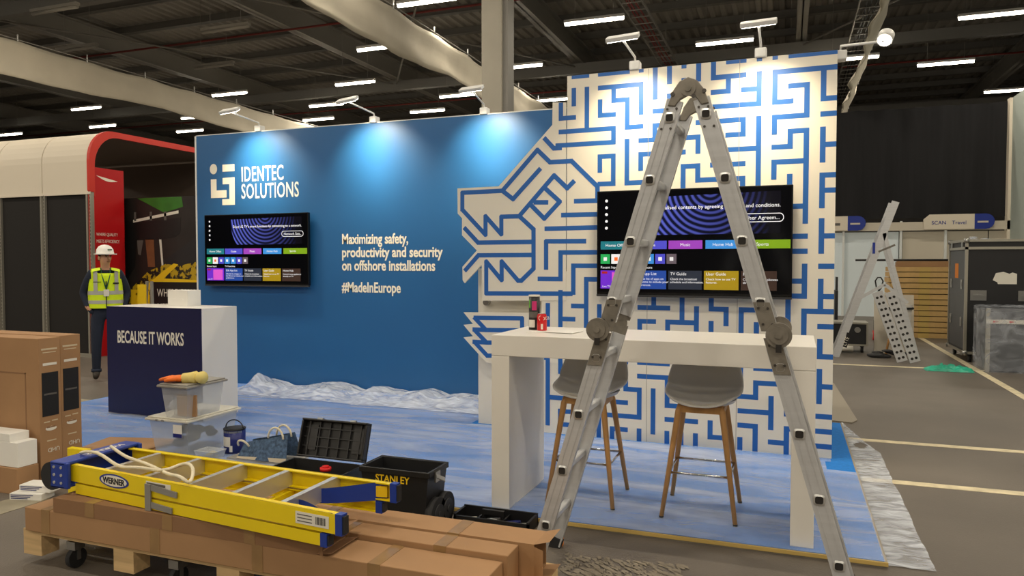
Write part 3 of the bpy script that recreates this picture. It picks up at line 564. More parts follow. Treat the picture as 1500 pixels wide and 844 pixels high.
def carton(name, label, x0, x1, y0, y1, z0, z1, tapes, mat='card', open_r=False, grp='long flat cartons on the pallet'):
    t = thing(name, label, 'carton', (x0, y0, z0), 0, grp); L_, W_, H_ = x1-x0, y1-y0, z1-z0
    if open_r:
        mb = MB().box((0,0,0),(L_,W_,.004)).box((0,0,H_-.004),(L_,W_,H_)).box((0,0,.004),(L_,.004,H_-.004)).box((0,W_-.004,.004),(L_,W_,H_-.004)).box((0,.004,.004),(.004,W_-.004,H_-.004))
        mb.build('carton_body', mat, t)
        for a, b, c_ in (((L_,0,H_),(L_+.07,0,H_+.02),W_), ((L_,0,.0),(L_+.07,0,.012),W_)):
            MB().add([a, (a[0],a[1]+c_,a[2]), (b[0],b[1]+c_,b[2]), b], [(0,1,2,3)]).build('flap', mat, t)
        MB().add([(L_,0,.01),(L_,0,H_-.01),(L_+.05,-.03,H_-.01),(L_+.05,-.03,.01)], [(0,1,2,3)]).build('flap', mat, t)
    else: MB().box((0,0,0),(L_,W_,H_)).build('carton_body', mat, t, bevel=.004)
    for x in tapes: MB().box((x,-.0015,.0),(x+.06,W_+.0015,H_+.0015)).build('tape_band', 'tape', t)
    return t
Z0 = .1875
carton('flat_carton', 'lowest long brown carton along the front of the pallet', -3.70, -1.12, 2.67, 2.885, Z0, .31, (.12, .85, 1.45, 2.05))
carton('flat_carton', 'open ended brown carton under the yellow ladder, on the lowest carton', -3.49, -1.90, 2.668, 2.895, .311, .382, (.22, .72, 1.2), 'card_dark', True)
carton('flat_carton', 'middle long brown carton between the front and back ones', -3.45, -1.10, 2.89, 3.025, Z0, .335, (1.5, 2.0), 'card')
carton('flat_carton', 'back long brown carton with torn open end by the aluminium ladder', -3.40, -1.03, 3.032, 3.205, Z0, .342, (1.25, 1.95), 'card', True)
# ================================================================== yellow stepladder lying on the cartons
yl = thing('yellow_stepladder', 'yellow and blue stepladder lying on the cartons', 'ladder', (-3.52, 2.95, .384))
def yp(u, s, z):           # u 0..1 along, s -1 near / 1 far
    x = u*1.77; n_ = -.19 - .17*u if s < 0 else .19 - .075*u
    return Vector((x, n_, z))
for s in (-1, 1):
    for z0, z1, nm, xa, xb in ((.064, .148, 'front_rail', .03, 1.0), (.003, .055, 'rear_rail', .05, .955)):
        p = yp(xa, s, (z0+z1)/2); q = yp(xb, s, (z0+z1)/2); d = (q-p).normalized(); n_ = Vector((-d.y, d.x, 0)); h = z1-z0; mb = MB()
        mb.bar(p, q, .006, h, side=n_)
        for zz in (h/2-.003, -h/2+.003): mb.bar(p - n_*s*.014 + Vector((0,0,zz)), q - n_*s*.014 + Vector((0,0,zz)), .03, .006, side=n_)
        rl = mb.build(nm, 'yellow_frp', yl)
        MB().bar(q - n_*s*.012, q - n_*s*.012 + d*.035, .036, h+.006, side=n_).build('end_shoe', 'blue_plastic', rl); MB().bar(q - n_*s*.012 + d*.035, q - n_*s*.012 + d*.045, .03, h-.01, side=n_).build('tread_pad', 'rubber', rl)
for k in range(5):
    u = .17+k*.165; a = yp(u, -1, .128); b = yp(u, 1, .128); st = MB()
    st.bar(a+Vector((0,.006,-.022)), b+Vector((0,-.006,-.022)), .005, .08, side=(1,0,0)).bar(a+Vector((-.012,.006,.017)), b+Vector((-.012,-.006,.017)), .03, .004, side=(1,0,0)).bar(a+Vector((-.012,.006,-.06)), b+Vector((-.012,-.006,-.06)), .03, .004, side=(1,0,0)).build('step', 'step_alu', yl)
    a = yp(u, -1, .03); b = yp(u, 1, .03)
    if k % 2: MB().bar(a+Vector((0,.006,0)), b+Vector((0,-.006,0)), .03, .03, side=(1,0,0)).build('rear_brace', 'yellow_frp', yl)
cap = MB().box((-.05,-.235,.03),(.055,.235,.045)).box((-.05,-.235,.045),(-.035,.235,.155)).box((-.05,-.235,.03),(.075,-.215,.165)).box((-.05,.215,.03),(.075,.235,.165)).box((-.05,-.235,.15),(.06,.235,.168)).build('top_cap', 'blue_plastic', yl, bevel=.006)
for x, z in ((-.02,.06), (-.02,.1), (-.02,.14), (.03,.06), (.03,.1), (.03,.14)): MB().cyl((x,-.238,z),(x,-.234,z), .008, n=8).build('rivet', 'step_alu', cap)
MB().cyl((-.09,-.2,.075),(-.09,-.15,.075), .074, n=26).build('wheel', 'rubber', yl)
text_mesh('cap_lettering', 'WERNER', .05, 'print_white', cap, (-.005,.16,.1685), rot=(0,0,-math.pi/2), sx=1.2)
ang = math.atan2(-.17, 1.77)
lb = MB(); n_ = 24; lb.prism([(.11*math.cos(a*2*math.pi/n_), .034*math.sin(a*2*math.pi/n_)) for a in range(n_)], lambda u, v, d: (u, d, v), -.001, 0); o = lb.build('oval_badge', 'sign_blue', yl, tuple(yp(.22, -1, .107)+Vector((0,-.004,0))), ang)
lb = MB(); lb.prism([(.096*math.cos(a*2*math.pi/n_), .027*math.sin(a*2*math.pi/n_)) for a in range(n_)], lambda u, v, d: (u, d, v), -.0022, -.001); lb.build('badge_field', 'print_white', o)
text_mesh('badge_lettering', 'WERNER', .042, 'black_soft', o, (0,-.003,-.014), align='CENTER', sx=.95, bold=.001)
o = MB().box((-.09,-.001,-.026),(.09,0,.026)).build('data_label', 'label_white', yl, tuple(yp(.93, -1, .107)+Vector((0,-.004,0))), ang)
for k in range(9): MB().box((.02+k*.006,-.002,-.016),(.022+k*.006+.001*(k % 3),-.001,.016)).build('barcode_bar', 'black_soft', o)
for k in range(3): MB().box((-.08,-.002,.012-k*.014),(-.0,-.001,.016-k*.014)).build('print_line', 'grey_print', o)
o = MB().box((-.085,-.001,-.012),(.085,0,.012)).build('warning_label', 'label_white', yl, tuple(yp(.40, -1, .128)+Vector((0,-.004,0))), ang); MB().box((-.08,-.002,-.006),(.05,-.001,.006)).build('print_line', 'grey_print', o)
for a, b in (((.365,.115),(.475,.10)), ((.365,.03),(.455,.02))): MB().bar(yp(a[0],-1,a[1])+Vector((0,-.01,0)), yp(b[0],-1,b[1])+Vector((0,-.01,0)), .006, .028).build('spreader_bar', 'steel_mid', yl)
MB().bar(yp(.365,-1,.13)+Vector((0,-.014,0)), yp(.365,-1,.0)+Vector((0,-.014,0)), .006, .035, side=(0,1,0)).build('spreader_bracket', 'steel_mid', yl)
for s in (-1, 1):                                                        # blue foot braces
    a = yp(.99, s, .105); b = yp(.80, s*.0+s, .105)
    MB().grid(8, 1, lambda u, v: (a.x+(b.x-a.x)*u, a.y + (-s)*.16*math.sin(u*math.pi*.5)**1.5*1.0, a.z-.045+.09*v*(1-.25*u))).build('foot_brace', 'blue_plastic', yl, fix=False)
    MB().bar(a+Vector((-.06,-s*.02,0)), a+Vector((-.005,-s*.012,0)), .02, .05).build('brace_pad', 'yellow_print', yl)
rp = [(118,664),(150,668),(185,684),(225,690),(262,680),(282,688),(276,704),(258,700),(235,686),(200,678),(178,662),(160,656)]
pts = []
P_ = [onz(x, y, .562) for x, y in rp]
for i in range(len(P_)-1):
    p0, p1, p2, p3 = P_[max(i-1,0)], P_[i], P_[i+1], P_[min(i+2, len(P_)-1)]
    for q in range(5):
        t_ = q/5; pts.append(.5*((2*p1)+(-p0+p2)*t_+(2*p0-5*p1+4*p2-p3)*t_*t_+(-p0+3*p1-3*p2+p3)*t_**3))
rb_ = MB(); o_ = pts[0].copy(); rb_.tube([p-o_ + Vector((0,0,.012*math.sin(i*.6))) for i, p in enumerate(pts)], .0085, 8)
tag(rb_.build('rope', 'rope', None, tuple(o_)), 'cream rope looped over the yellow stepladder', 'rope')
# ================================================================== storage boxes
def tub(name, label, x0, x1, y0, y1, z0, z1, inset, lidm, grp=None):
    t = thing(name, label, 'storage box', ((x0+x1)/2, (y0+y1)/2, z0), 0, grp); W_, D_, H_ = (x1-x0)/2, (y1-y0)/2, z1-z0
    a, b = W_-inset-.03, D_-inset-.03; c, d = W_-.025, D_-.025; mb = MB()
    v = [(-a,-b,0),(a,-b,0),(a,b,0),(-a,b,0),(-c,-d,H_-.02),(c,-d,H_-.02),(c,d,H_-.02),(-c,d,H_-.02)]
    mb.add(v, [(3,2,1,0),(0,1,5,4),(1,2,6,5),(2,3,7,6),(3,0,4,7)]); mb.build('tub_body', 'clear_plastic', t)
    MB().box((-W_,-D_,H_-.03),(W_,D_,H_-.012)).box((-W_+.015,-D_+.015,H_-.012),(W_-.015,D_-.015,H_)).build('lid', lidm, t, bevel=.008)
    return t
t = tub('storage_box', 'larger clear storage box with cream lid, lower of the stack', -4.81, -4.37, 4.47, 5.08, PZ, .35, .03, 'lid_plastic')
MB().box((.06,-.292,.17),(.15,-.29,.27)).build('paper_label', 'label_white', t); MB().box((.06,-.2925,.17),(.15,-.2915,.2)).build('label_band', 'tin_blue', t)
for sx_ in (-.1, -.04): MB().box((sx_,-.312,.29),(sx_+.02,-.304,.305)).build('latch', 'steel_mid', t)
def lumps(mb, c, r, n, seed, m=0):
    q = random.Random(seed)
    for _ in range(n):
        cc = Vector(c)+Vector((q.uniform(-1,1)*r[0], q.uniform(-1,1)*r[1], q.uniform(-1,1)*r[2])); s_ = q.uniform(.35,.7)
        mb.grid(8, 6, lambda u, v: cc + Vector((math.cos(u*6.283)*math.sin(v*3.1416)*r[0]*s_, math.sin(u*6.283)*math.sin(v*3.1416)*r[1]*s_, math.cos(v*3.1416)*r[2]*s_)), m)
    return mb
tag(lumps(MB(), (0,0,.115), (.085,.13,.065), 9, 4).build('cable_bundle', 'black_mid', None, (-4.58,4.78,PZ+.005)), 'dark items packed inside the lower storage box', 'packed items')
t = tub('storage_box', 'smaller clear storage box on top of the larger one', -4.66, -4.35, 4.45, 4.90, .352, .625, .02, 'tube_off')
tag(MB().box((-.12,0,0),(.07,.015,.17)).box((-.03,-.002,.03),(.03,0,.06)).build('cardboard_sleeve', 'card', None, (-4.43,4.55,.36)), 'brown cardboard sleeve inside the upper storage box', 'cardboard')
tag(lumps(MB(), (0,0,.075), (.05,.09,.07), 5, 9).build('wrapped_parts', 'film_thick', None, (-4.58,4.66,.358)), 'plastic wrapped parts at the left inside the upper storage box', 'parts')
gl = thing('work_gloves', 'orange and cream work gloves on the upper storage box', 'gloves', (-4.5, 4.58, .627)); gl.scale = (1.25, 1.25, 1.25)
def glove(dx, dy, rz, parent):
    g = MB(); R_ = Matrix.Rotation(rz, 3, 'Z'); f = lambda p: tuple(R_ @ Vector(p) + Vector((dx,dy,0)))
    g.grid(12, 8, lambda u, v: f((.055*math.cos(u*6.283)*math.sin(v*3.1416), .045*math.sin(u*6.283)*math.sin(v*3.1416), .024+.022*math.cos(v*3.1416))))
    for k in range(4): y = -.03+k*.02; g.tube([f((-.03,y,.024)),f((-.075,y*1.15,.026)),f((-.115-.008*(k in (1,2)),y*1.2,.016))], [.013,.012,.009], 8)
    g.tube([f((.0,-.035,.024)),f((-.03,-.066,.024)),f((-.055,-.078,.018))], [.014,.012,.009], 8); g.build('palm', 'glove_orange', parent)
    c = MB(); c.tube([f((.03,0,.024)),f((.075,0,.03)),f((.115,0,.034))], [.034,.034,.04], 12); c.build('cuff', 'glove_knit', parent)
glove(-.02, -.02, .2, gl); glove(.03, .035, -.25, gl)
# paint tin, tub, bag
t = thing('paint_tin', 'blue paint tin with black handle beside the storage boxes', 'paint tin', (-4.22, 4.82, PZ))
MB().cyl((0,0,0),(0,0,.19), .085, n=28).build('tin_body', 'tin_blue', t); MB().cyl((0,0,.19),(0,0,.20), .088, n=28).cyl((0,0,.2),(0,0,.203), .07, n=24).build('lid', 'black_plastic', t)
curved('paper_label', .0856, -.9, .3, .06, .14, 'label_white', t); curved('metal_band', .0856, -1.4, 1.4, .17, .185, 'tin_metal', t); curved('code_label', .0857, .2, .5, .02, .07, 'label_white', t)
MB().tube([(-.09*math.cos(a), .0, .19+.075*math.sin(a)) for a in [q*math.pi/12 for q in range(13)]], .005, 6).build('handle', 'black_plastic', t)
t = thing('food_tub', 'small clear plastic tub with lid in front of the paint tin', 'tub', (-4.27, 4.60, PZ))
MB().taper((-.08,-.055,0),(.08,.055,0),(-.095,-.068,.06),(.095,.068,.06)).build('tub_body', 'clear_plastic', t); MB().box((-.1,-.073,.06),(.1,.073,.07)).build('lid', 'clear_plastic', t, bevel=.006); lumps(MB(), (0,0,.03), (.05,.035,.02), 4, 5).build('contents', 'glove_knit', t)
tag(MB().box((-.28,-.12,0),(.3,.14,.02)).build('grey_board', 'tube_off', None, (-3.83,4.72,PZ)), 'grey board lying under the woven bag', 'board')
t = thing('woven_bag', 'blue woven shopping bag with cream handles lying by the paint tin', 'bag', (-3.78, 4.70, PZ+.022))
mb = MB(); mb.grid(14, 8, lambda u, v: ((u-.5)*.46*(1-.12*v), -.10+.06*v+.012*math.sin(u*9), v*(.11+.09*u)+.004)); mb.grid(14, 8, lambda u, v: ((u-.5)*.46*(1-.12*v), .10-.06*v+.012*math.sin(u*7+1), v*(.115+.09*u)+.004)); mb.build('bag_body', 'bag_weave', t, fix=False)
MB().grid(10, 1, lambda u, v: ((u-.5)*.46, -.103+.006*v, .003+.035*v*(.4+.6*u))).build('base_band', 'bag_beige', t, fix=False)
for y in (-.05, .05): MB().tube([(.1+.07*math.cos(a), y, .17+.085*math.sin(a)) for a in [q*math.pi/10 for q in range(11)]], .008, 8).build('handle', 'rope', t)
MB().tube([(-.17+.05*math.cos(a), -.09-.03*math.sin(a), .10+.05*math.sin(a)) for a in [q*math.pi/10 for q in range(11)]], .008, 8).build('handle', 'rope', t)
# flattened cardboard
tag(MB().box((-.33,-.2,0),(.33,.24,.012), R=Matrix.Rotation(.25, 3, 'Z')).box((-.05,-.15,.012),(.32,.2,.022), R=Matrix.Rotation(-.12, 3, 'Z')).build('flattened_carton', 'card', None, (-5.2,4.66,PZ+.001)), 'flattened brown cardboard lying left of the storage boxes', 'cardboard')
# ================================================================== tool chests
t = thing('rolling_tool_chest', 'black wheeled tool chest with yellow STANLEY lettering', 'tool chest', (-2.15, 3.90, 0))
mb = MB(); a, b, c, d, h = .19, .105, .225, .125, .365
v = [(-a,-b,.03),(a,-b,.03),(a,b,.03),(-a,b,.03),(-c,-d,h),(c,-d,h),(c,d,h),(-c,d,h),(-c+.012,-d+.012,h),(c-.012,-d+.012,h),(c-.012,d-.012,h),(-c+.012,d-.012,h),(-a+.012,-b+.012,.06),(a-.012,-b+.012,.06),(a-.012,b-.012,.06),(-a+.012,b-.012,.06)]
mb.add(v, [(3,2,1,0),(0,1,5,4),(1,2,6,5),(2,3,7,6),(3,0,4,7),(4,5,9,8),(5,6,10,9),(6,7,11,10),(7,4,8,11),(8,9,13,12),(9,10,14,13),(10,11,15,14),(11,8,12,15),(12,13,14,15)]); mb.build('chest_body', 'black_plastic', t, fix=False)
MB().box((-c-.008,-d-.008,h-.03),(c+.008,-d,h+.004)).box((-c-.008,d,h-.03),(c+.008,d+.008,h+.004)).box((-c-.008,-d,h-.03),(-c,d,h+.004)).box((c,-d,h-.03),(c+.008,d,h+.004)).build('rim', 'black_plastic', t, bevel=.004)
text_mesh('brand_lettering', 'STANLEY', .058, 'yellow_print', t, (-.125,-.1255,.288), rot=(math.pi/2-.04,0,0), sx=.95, bold=.001)
for y in (-.03, .09):
    wv_ = MB().cyl((.2,y,.1),(.245,y,.1), .098, n=30).build('wheel', 'rubber', t); MB().cyl((.245,y,.1),(.252,y,.1), .06, n=24).cyl((.252,y,.1),(.258,y,.1), .02, n=14).build('hub', 'black_mid', wv_)
    if y > 0: wv_.location.y = .0
MB().box((c+.006,-.06,h-.07),(c+.016,.0,h-.01)).bar((c+.02,-.06,h-.03),(c+.06,-.03,h-.055), .04, .006).build('latch', 'tin_metal', t)
t = thing('open_tool_box', 'open black tool box with raised lid behind the yellow stepladder', 'tool box', (-2.76, 3.88, 0))
mb = MB(); a, b, c, d, h = .23, .10, .265, .125, .30
v = [(-a,-b,0),(a,-b,0),(a,b,0),(-a,b,0),(-c,-d,h),(c,-d,h),(c,d,h),(-c,d,h),(-c+.012,-d+.012,h),(c-.012,-d+.012,h),(c-.012,d-.012,h),(-c+.012,d-.012,h),(-a+.012,-b+.012,.06),(a-.012,-b+.012,.06),(a-.012,b-.012,.06),(-a+.012,b-.012,.06)]
mb.add(v, [(3,2,1,0),(0,1,5,4),(1,2,6,5),(2,3,7,6),(3,0,4,7),(4,5,9,8),(5,6,10,9),(6,7,11,10),(7,4,8,11),(8,9,13,12),(9,10,14,13),(10,11,15,14),(11,8,12,15),(12,13,14,15)]); mb.build('box_body', 'black_plastic', t, fix=False)
R_ = Matrix.Rotation(-.30, 3, 'X'); o_ = (0,.13,.30); RB = lambda m_, p, q: m_.box(p, q, R=R_, o=o_)
lid = RB(RB(RB(RB(RB(MB(), (-.25,.165,.31),(.25,.18,.56)), (-.25,.12,.31),(.25,.165,.325)), (-.25,.12,.545),(.25,.165,.56)), (-.25,.12,.325),(-.235,.165,.545)), (.235,.12,.325),(.25,.165,.545)).build('lid', 'black_plastic', t, bevel=.006)
for k in range(6): RB(MB(), (-.2+k*.078,.150,.325),(-.194+k*.078,.166,.545)).build('lid_rib', 'black_mid', lid)
for z in (.38, .44, .5): RB(MB(), (-.235,.152,z),(.235,.166,z+.006)).build('lid_rib', 'black_mid', lid)
for x in (-.21, .14): RB(MB(), (x,.155,.36),(x+.075,.164,.52)).build('lid_panel', 'black_mid', lid)
for x in (-.13, .12): RB(MB(), (x,.118,.556),(x+.04,.14,.568)).build('latch', 'tin_metal', lid)
tag(MB().cyl((0,0,0),(0,0,.02), .035, n=18).cyl((0,0,.02),(0,0,.03), .02, n=14).build('tape_reel', 'red_print', None, (-2.68,3.86,.285)), 'small red round item in the open tool box', 'tool')
t = thing('tool_tray', 'low black tool tray on the floor in front of the stand', 'tool tray', (-1.63, 4.08, 0))
mb = MB().box((-.23,-.075,0),(.23,.075,.008)).box((-.24,-.085,0),(-.225,.085,.07)).box((.225,-.085,0),(.24,.085,.07)).box((-.24,-.085,0),(.24,-.072,.06)).box((-.24,.072,0),(.24,.085,.075)); mb.build('tray_body', 'black_plastic', t)
MB().box((-.1,-.072,.0),(-.09,.072,.05)).box((.06,-.072,.0),(.07,.072,.05)).build('divider', 'black_plastic', t); MB().box((-.085,-.012,.06),(.055,.012,.09)).box((-.085,-.012,.0),(-.07,.012,.06)).box((.04,-.012,.0),(.055,.012,.06)).build('carry_handle', 'black_plastic', t)
for k, (x, mt) in enumerate(((-.17, 'label_white'), (.10, 'tin_blue'), (.15, 'label_white'), (-.03, 'tin_metal'))):
    tag(MB().cyl((-.03,0,0),(.05,.012,.008), .011, n=10).build('hand_tool', mt, None, (-1.63+x,4.08+(k % 2)*.03-.015,.02+.0)), ('pale marker pen at the left end of the tool tray', 'blue marker pen in the tool tray', 'white marker pen at the right end of the tool tray', 'metal driver in the middle of the tool tray')[k], 'tool', 'tools in the tray')
# ================================================================== TV cartons at left
def tvbox(x1, y0, label):
    t = thing('television_carton', label, 'carton', (x1, y0, 0)); W_, D_, H_ = 1.7, .165, 1.045
    MB().box((-W_,0,0),(0,D_,H_)).build('carton_body', 'card', t, bevel=.004)
    e = .0015
    for z0, z1, y_0, y_1 in ((.49,.80,.02,.145),): MB().box((0,y_0,z0),(e,y_1,z1)).build('black_label', 'black_soft', t); MB().box((.0015,.035,.64),(.002,.13,.652)).build('label_print', 'grey_print', t)
    pts = [(.083+.042*math.cos(a)*(1), .40+.016*math.sin(a)) for a in [q*math.pi/8 for q in range(16)]]
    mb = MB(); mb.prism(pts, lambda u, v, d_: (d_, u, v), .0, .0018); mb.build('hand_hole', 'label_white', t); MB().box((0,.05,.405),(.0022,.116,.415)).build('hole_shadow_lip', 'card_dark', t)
    text_mesh('carton_lettering', 'UHD', .042, 'label_white', t, (.002,.145,.26), rot=(math.pi/2,math.pi,math.pi/2))
    for y_, y1_, z_, hh in ((.03,.135,.85,.018),(.02,.14,.96,.012),(.03,.13,.94,.006),(.05,.12,.31,.008),(.03,.075,.445,.008),(.09,.135,.45,.008)): MB().box((0,y_,z_),(e,y1_,z_+hh)).build('faint_print', 'label_white' if hh > .015 else 'bag_beige', t)
    MB().box((-.55,-.0012,.35),(-.13,0,.36)).box((-.14,-.0012,.35),(-.13,0,.80)).box((-.55,-.0012,.79),(-.13,0,.80)).build('printed_outline', 'card_dark', t)
    text_mesh('size_lettering', '65', .09, 'label_white', t, (-.04,-.0015,.30), rot=(math.pi/2,math.pi,0)); MB().box((-.12,-.0015,.05),(-.095,0,.18)).box((-.12,-.0015,.16),(-.06,0,.18)).build('corner_mark', 'label_white', t)
tvbox(-4.90, 3.66, 'nearer tall television carton at the left edge'); tvbox(-4.96, 3.87, 'television carton behind the nearer one')
t = thing('polystyrene_tray', 'white polystyrene block on a small carton at the left edge', 'polystyrene', (-5.08, 3.535, .182))
MB().box((-.2,-.05,0),(.195,.09,.17)).box((-.2,-.05,.17),(.12,.09,.225)).box((-.1,-.055,.06),(-.02,-.05,.16)).build('block', 'poly_white', t, bevel=.012)
tag(MB().box((-.21,-.06,0),(.2,.1,.18)).build('small_carton', 'card', None, (-5.08,3.53,0), bevel=.004), 'small brown carton under the white polystyrene', 'carton')
for k, (x, y, z, r_) in enumerate(((-4.74, 3.47, .0, .25), (-4.71, 3.515, .046, .2))):
    b_ = MB().box((-.11,-.06,0),(.12,.06,.045)).build('glove_carton', 'paper', None, (x,y,z), r_, bevel=.002); tag(b_, ('lower flat white printed carton on the floor by the pallet', 'upper flat white printed carton resting on another')[k], 'carton', 'flat white cartons')
    for q in range(3): MB().box((-.1,-.0615,.01+q*.011),(.02+q*.02,-.06,.015+q*.011)).build('print_line', 'tin_blue', b_)
p_ = ony(98, 656, 3.5); q_ = ony(126, 656, 3.5)
tag(MB().box((0,0,0),(q_.x-p_.x,.04,p_.z)).build('yellow_sheet', 'yellow_frp', None, (p_.x, 3.5, 0), bevel=.004), 'yellow sheet standing behind the blue cap of the stepladder', 'sheet')
# ================================================================== protective film
from mathutils import noise
def nz(x, y, s=0): return noise.fractal(Vector((x, y, s)), .9, 2.1, 4)
def sheet(name, nx, ny, fn, mat, label, cat='plastic sheet', keep=None):
    mb = MB(); mb.grid(nx, ny, fn)
    if keep:
        fs = [(f, m_, s_) for f, m_, s_ in zip(mb.f, mb.m, mb.s) if keep(sum((Vector(mb.v[i]) for i in f), Vector())/4)]
        mb.f = [q[0] for q in fs]; mb.m = [q[1] for q in fs]; mb.s = [q[2] for q in fs]
    return tag(mb.build(name, mat, None, fix=False), label, cat)
def ffn(u, v):
    x = -7.3+u*7.79; y = 4.205+v*3.37; e = min(1, (7.575-y)*6, (y-4.2)*8+.15)
    r = abs(nz(x*.9+y*.5, y*2.3-x*.4, 1)); r2 = abs(nz(x*2.2-y, y*5, 4))
    return (x, y, PZ+.003 + (.016*max(0, .5-r*1.6) + .008*max(0, .4-r2))*max(.1, e))
sheet('plastic_film', 190, 100, ffn, 'film', 'clear protective film spread over the blue stand floor', keep=lambda c: not (c.x > -1.9 and c.y > 6.29) and not (c.x > -2.85 and c.y > 6.42) and not (c.x > .3+.05*nz(c.x*5, c.y*5) and c.y > 5.93+.05*nz(c.x*9, 1)))
def hfn(u, v):
    x = -6.3+u*3.42; y = 6.86+v*.70; q = v
    h = (.025+.10*max(0, nz(x*1.3, 2, 3)+.45))*math.sin(min(1, q*1.1)*math.pi*.62)**1.3
    h += .035*abs(nz(x*4, y*6, 7))*math.sin(q*math.pi) + (.11*math.exp(-((x+5.98)/.06)**2)*math.exp(-((q-.55)/.2)**2))
    return (x, y + .05*nz(x*3, y*3, 5)*(1-q), PZ+.012+h*min(1, u*14, (1-u)*14))
sheet('film_heap', 150, 26, hfn, 'film_thick', 'white bunched up plastic film along the foot of the blue wall')
def sfn(u, v):
    y = 4.23+v*3.66; wd = .22*min(1, (7.92-y)/1.25)*(1+.08*nz(y*3, 0, 2)); x = .503+u*wd
    return (x, y, .005+.014*abs(nz(x*9, y*4, 6))*min(1, u*5+.1))
sheet('film_offcut', 8, 90, sfn, 'film_thick', 'narrow strip of loose film on the floor along the right edge of the stand', keep=lambda c: (c.x-.6)**2*4+(c.y-6.95)**2 > .012)
tag(MB().prism([(.36,7.95),(.60,7.9),(.66,8.05),(.57,10.4),(.36,10.6)], lambda u, v, d: (u, v, d), .001, .012).build('carpet_offcut', 'edge_trim', None), 'grey carpet piece on the floor beyond the maze wall', 'carpet')
# ================================================================== neighbouring booth at left
b = thing('curved_booth', 'white rounded exhibition booth with red trimmed edge at left', 'booth', (-10.75, 9, 0)); X0 = -7.5
arc = [(.0, 2.74), (.0, 3.25)] + [(.45-.45*math.cos(a), 3.25+.52*math.sin(a)) for a in [q*math.pi/16 for q in range(1, 9)]] + [(5., 3.77)]
def shellrun(x0, x1, off, th, nm, mat):
    mb = MB(); k = len(arc); P0 = [(y+off, z-off) for y, z in arc]; P1 = [(y+off+th, z-off-th) for y, z in arc]
    mb.add([(x, y, z) for x in (x0, x1) for y, z in P0+P1], [(i, i+1, 2*k+i+1, 2*k+i) for i in range(k-1)] + [(k+i, 3*k+i, 3*k+i+1, k+i+1) for i in range(k-1)] + [(2*k+i, 2*k+i+1, 3*k+i+1, 3*k+i) for i in range(k-1)] + [(i, k+i, k+i+1, i+1) for i in range(k-1)] + [(0,2*k,3*k,k)], 0, False); return mb.build(nm, mat, b)
xs_ = [-.06, -1.12, -2.2, -3.3, -4.4]
for a_, c_ in zip(xs_, xs_[1:]): shellrun(c_+.008, a_-.008, 0, .03, 'canopy_panel', 'booth_white')
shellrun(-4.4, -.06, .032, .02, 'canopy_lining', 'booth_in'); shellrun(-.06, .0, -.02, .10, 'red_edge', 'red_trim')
for a_, c_ in zip(xs_, xs_[1:]): MB().box((c_+.06,.03,0),(a_-.06,.05,2.70)).build('black_panel', 'booth_black', b)
for x in xs_:
    for dx in (-.05, .03): 
        p_ = MB().box((x+dx,-.01,0),(x+dx+.035,.05,2.73)).build('post', 'post_alu', b)
    mb = MB()
    for k in range(44): mb.box((x+.037,-.012,.1+k*.06),(x+.045,-.01,.135+k*.06))
    o = mb.build('slot_row', 'hole', b); o['kind'] = 'stuff'
MB().box((-.06,.0,0),(-.0,.06,2.74)).build('corner_post', 'red_trim', b); MB().box((-4.4,-.012,2.70),(0,.03,2.74)).build('head_rail', 'booth_white', b); MB().box((-4.4,-.012,.0),(0,.03,.06)).build('base_rail', 'post_alu', b)
e = MB().box((-.05,.06,0),(-.02,.66,3.15)).build('end_panel', 'red_panel', b)
for k, s_ in enumerate(('WHERE QUALITY', 'MEETS EFFICIENCY')): text_mesh('panel_lettering', s_, .075, 'label_white', e, (-.018,.10,2.02-k*.115), rot=(math.pi/2,0,math.pi/2), sx=.72)
MB().grid(12, 1, lambda u, v: (-.018, .12+u*.42, 3.02-.05*math.sin(u*3.1)-.06*u + v*.05*math.sin(u*math.pi))).build('white_swoosh', 'print_white', e, fix=False)
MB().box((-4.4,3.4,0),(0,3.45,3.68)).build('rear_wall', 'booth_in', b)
po = thing('machine_poster', 'large dark poster of a machine over yellow ground behind the man', 'poster', (-11.02, 9.82, 0)); PW = 1.75
MB().box((0,0,.0),(PW,.04,2.70)).build('poster_board', 'poster_dark', po)
def pp(nm, pts, mat, lvl): flat([pts], -.0005-lvl*.001, nm, mat, po, .0009)
pp('green_body', [(0,2.70),(1.36,2.70),(1.40,2.50),(1.0,2.44),(.0,2.36)], 'poster_dark', 0); pp('green_hood', [(.38,2.69),(1.37,2.69),(1.4,2.52),(.98,2.43)], 'poster_green', 1)
pp('drum', [(.05,2.34),(.3,2.26),(1.35,2.34),(1.33,2.08),(1.2,2.0),(.9,1.97),(.35,1.97),(.3,1.5),(.1,1.25),(.02,1.3)], 'poster_black', 1); pp('rail', [(.28,2.32),(1.3,2.46),(1.3,2.41),(.28,2.27)], 'label_white', 2)
for x in (.3, .66, .98): pp('rail_post', [(x,2.3),(x+.05,2.3),(x+.05,2.45),(x,2.45)], 'grey_print', 2)
pp('brown_strut', [(.55,1.98),(.74,1.98),(.76,1.5),(.6,1.5)], 'poster_brown', 1); pp('white_strut', [(.86,1.98),(.91,1.98),(.95,1.5),(.91,1.5)], 'label_white', 1); pp('pale_panel', [(.36,1.96),(.5,1.96),(.44,1.7),(.38,1.72)], 'grey_print', 1)
pp('slope', [(.95,1.6),(PW,2.05),(PW,1.5),(.95,1.4)], 'case_black', 1); pp('yellow_ground', [(.12,.85),(.25,1.15),(.6,1.42),(1.0,1.55),(1.3,1.52),(PW,1.6),(PW,1.0),(.15,.8)], 'poster_yellow', 2)
pp('yellow_beam', [(.3,1.02),(.62,1.22),(.9,1.40),(1.18,1.56),(1.28,1.54),(.95,1.30),(PW,1.28),(PW,1.22),(.8,1.18),(.4,.97)], 'yellow_print', 3)
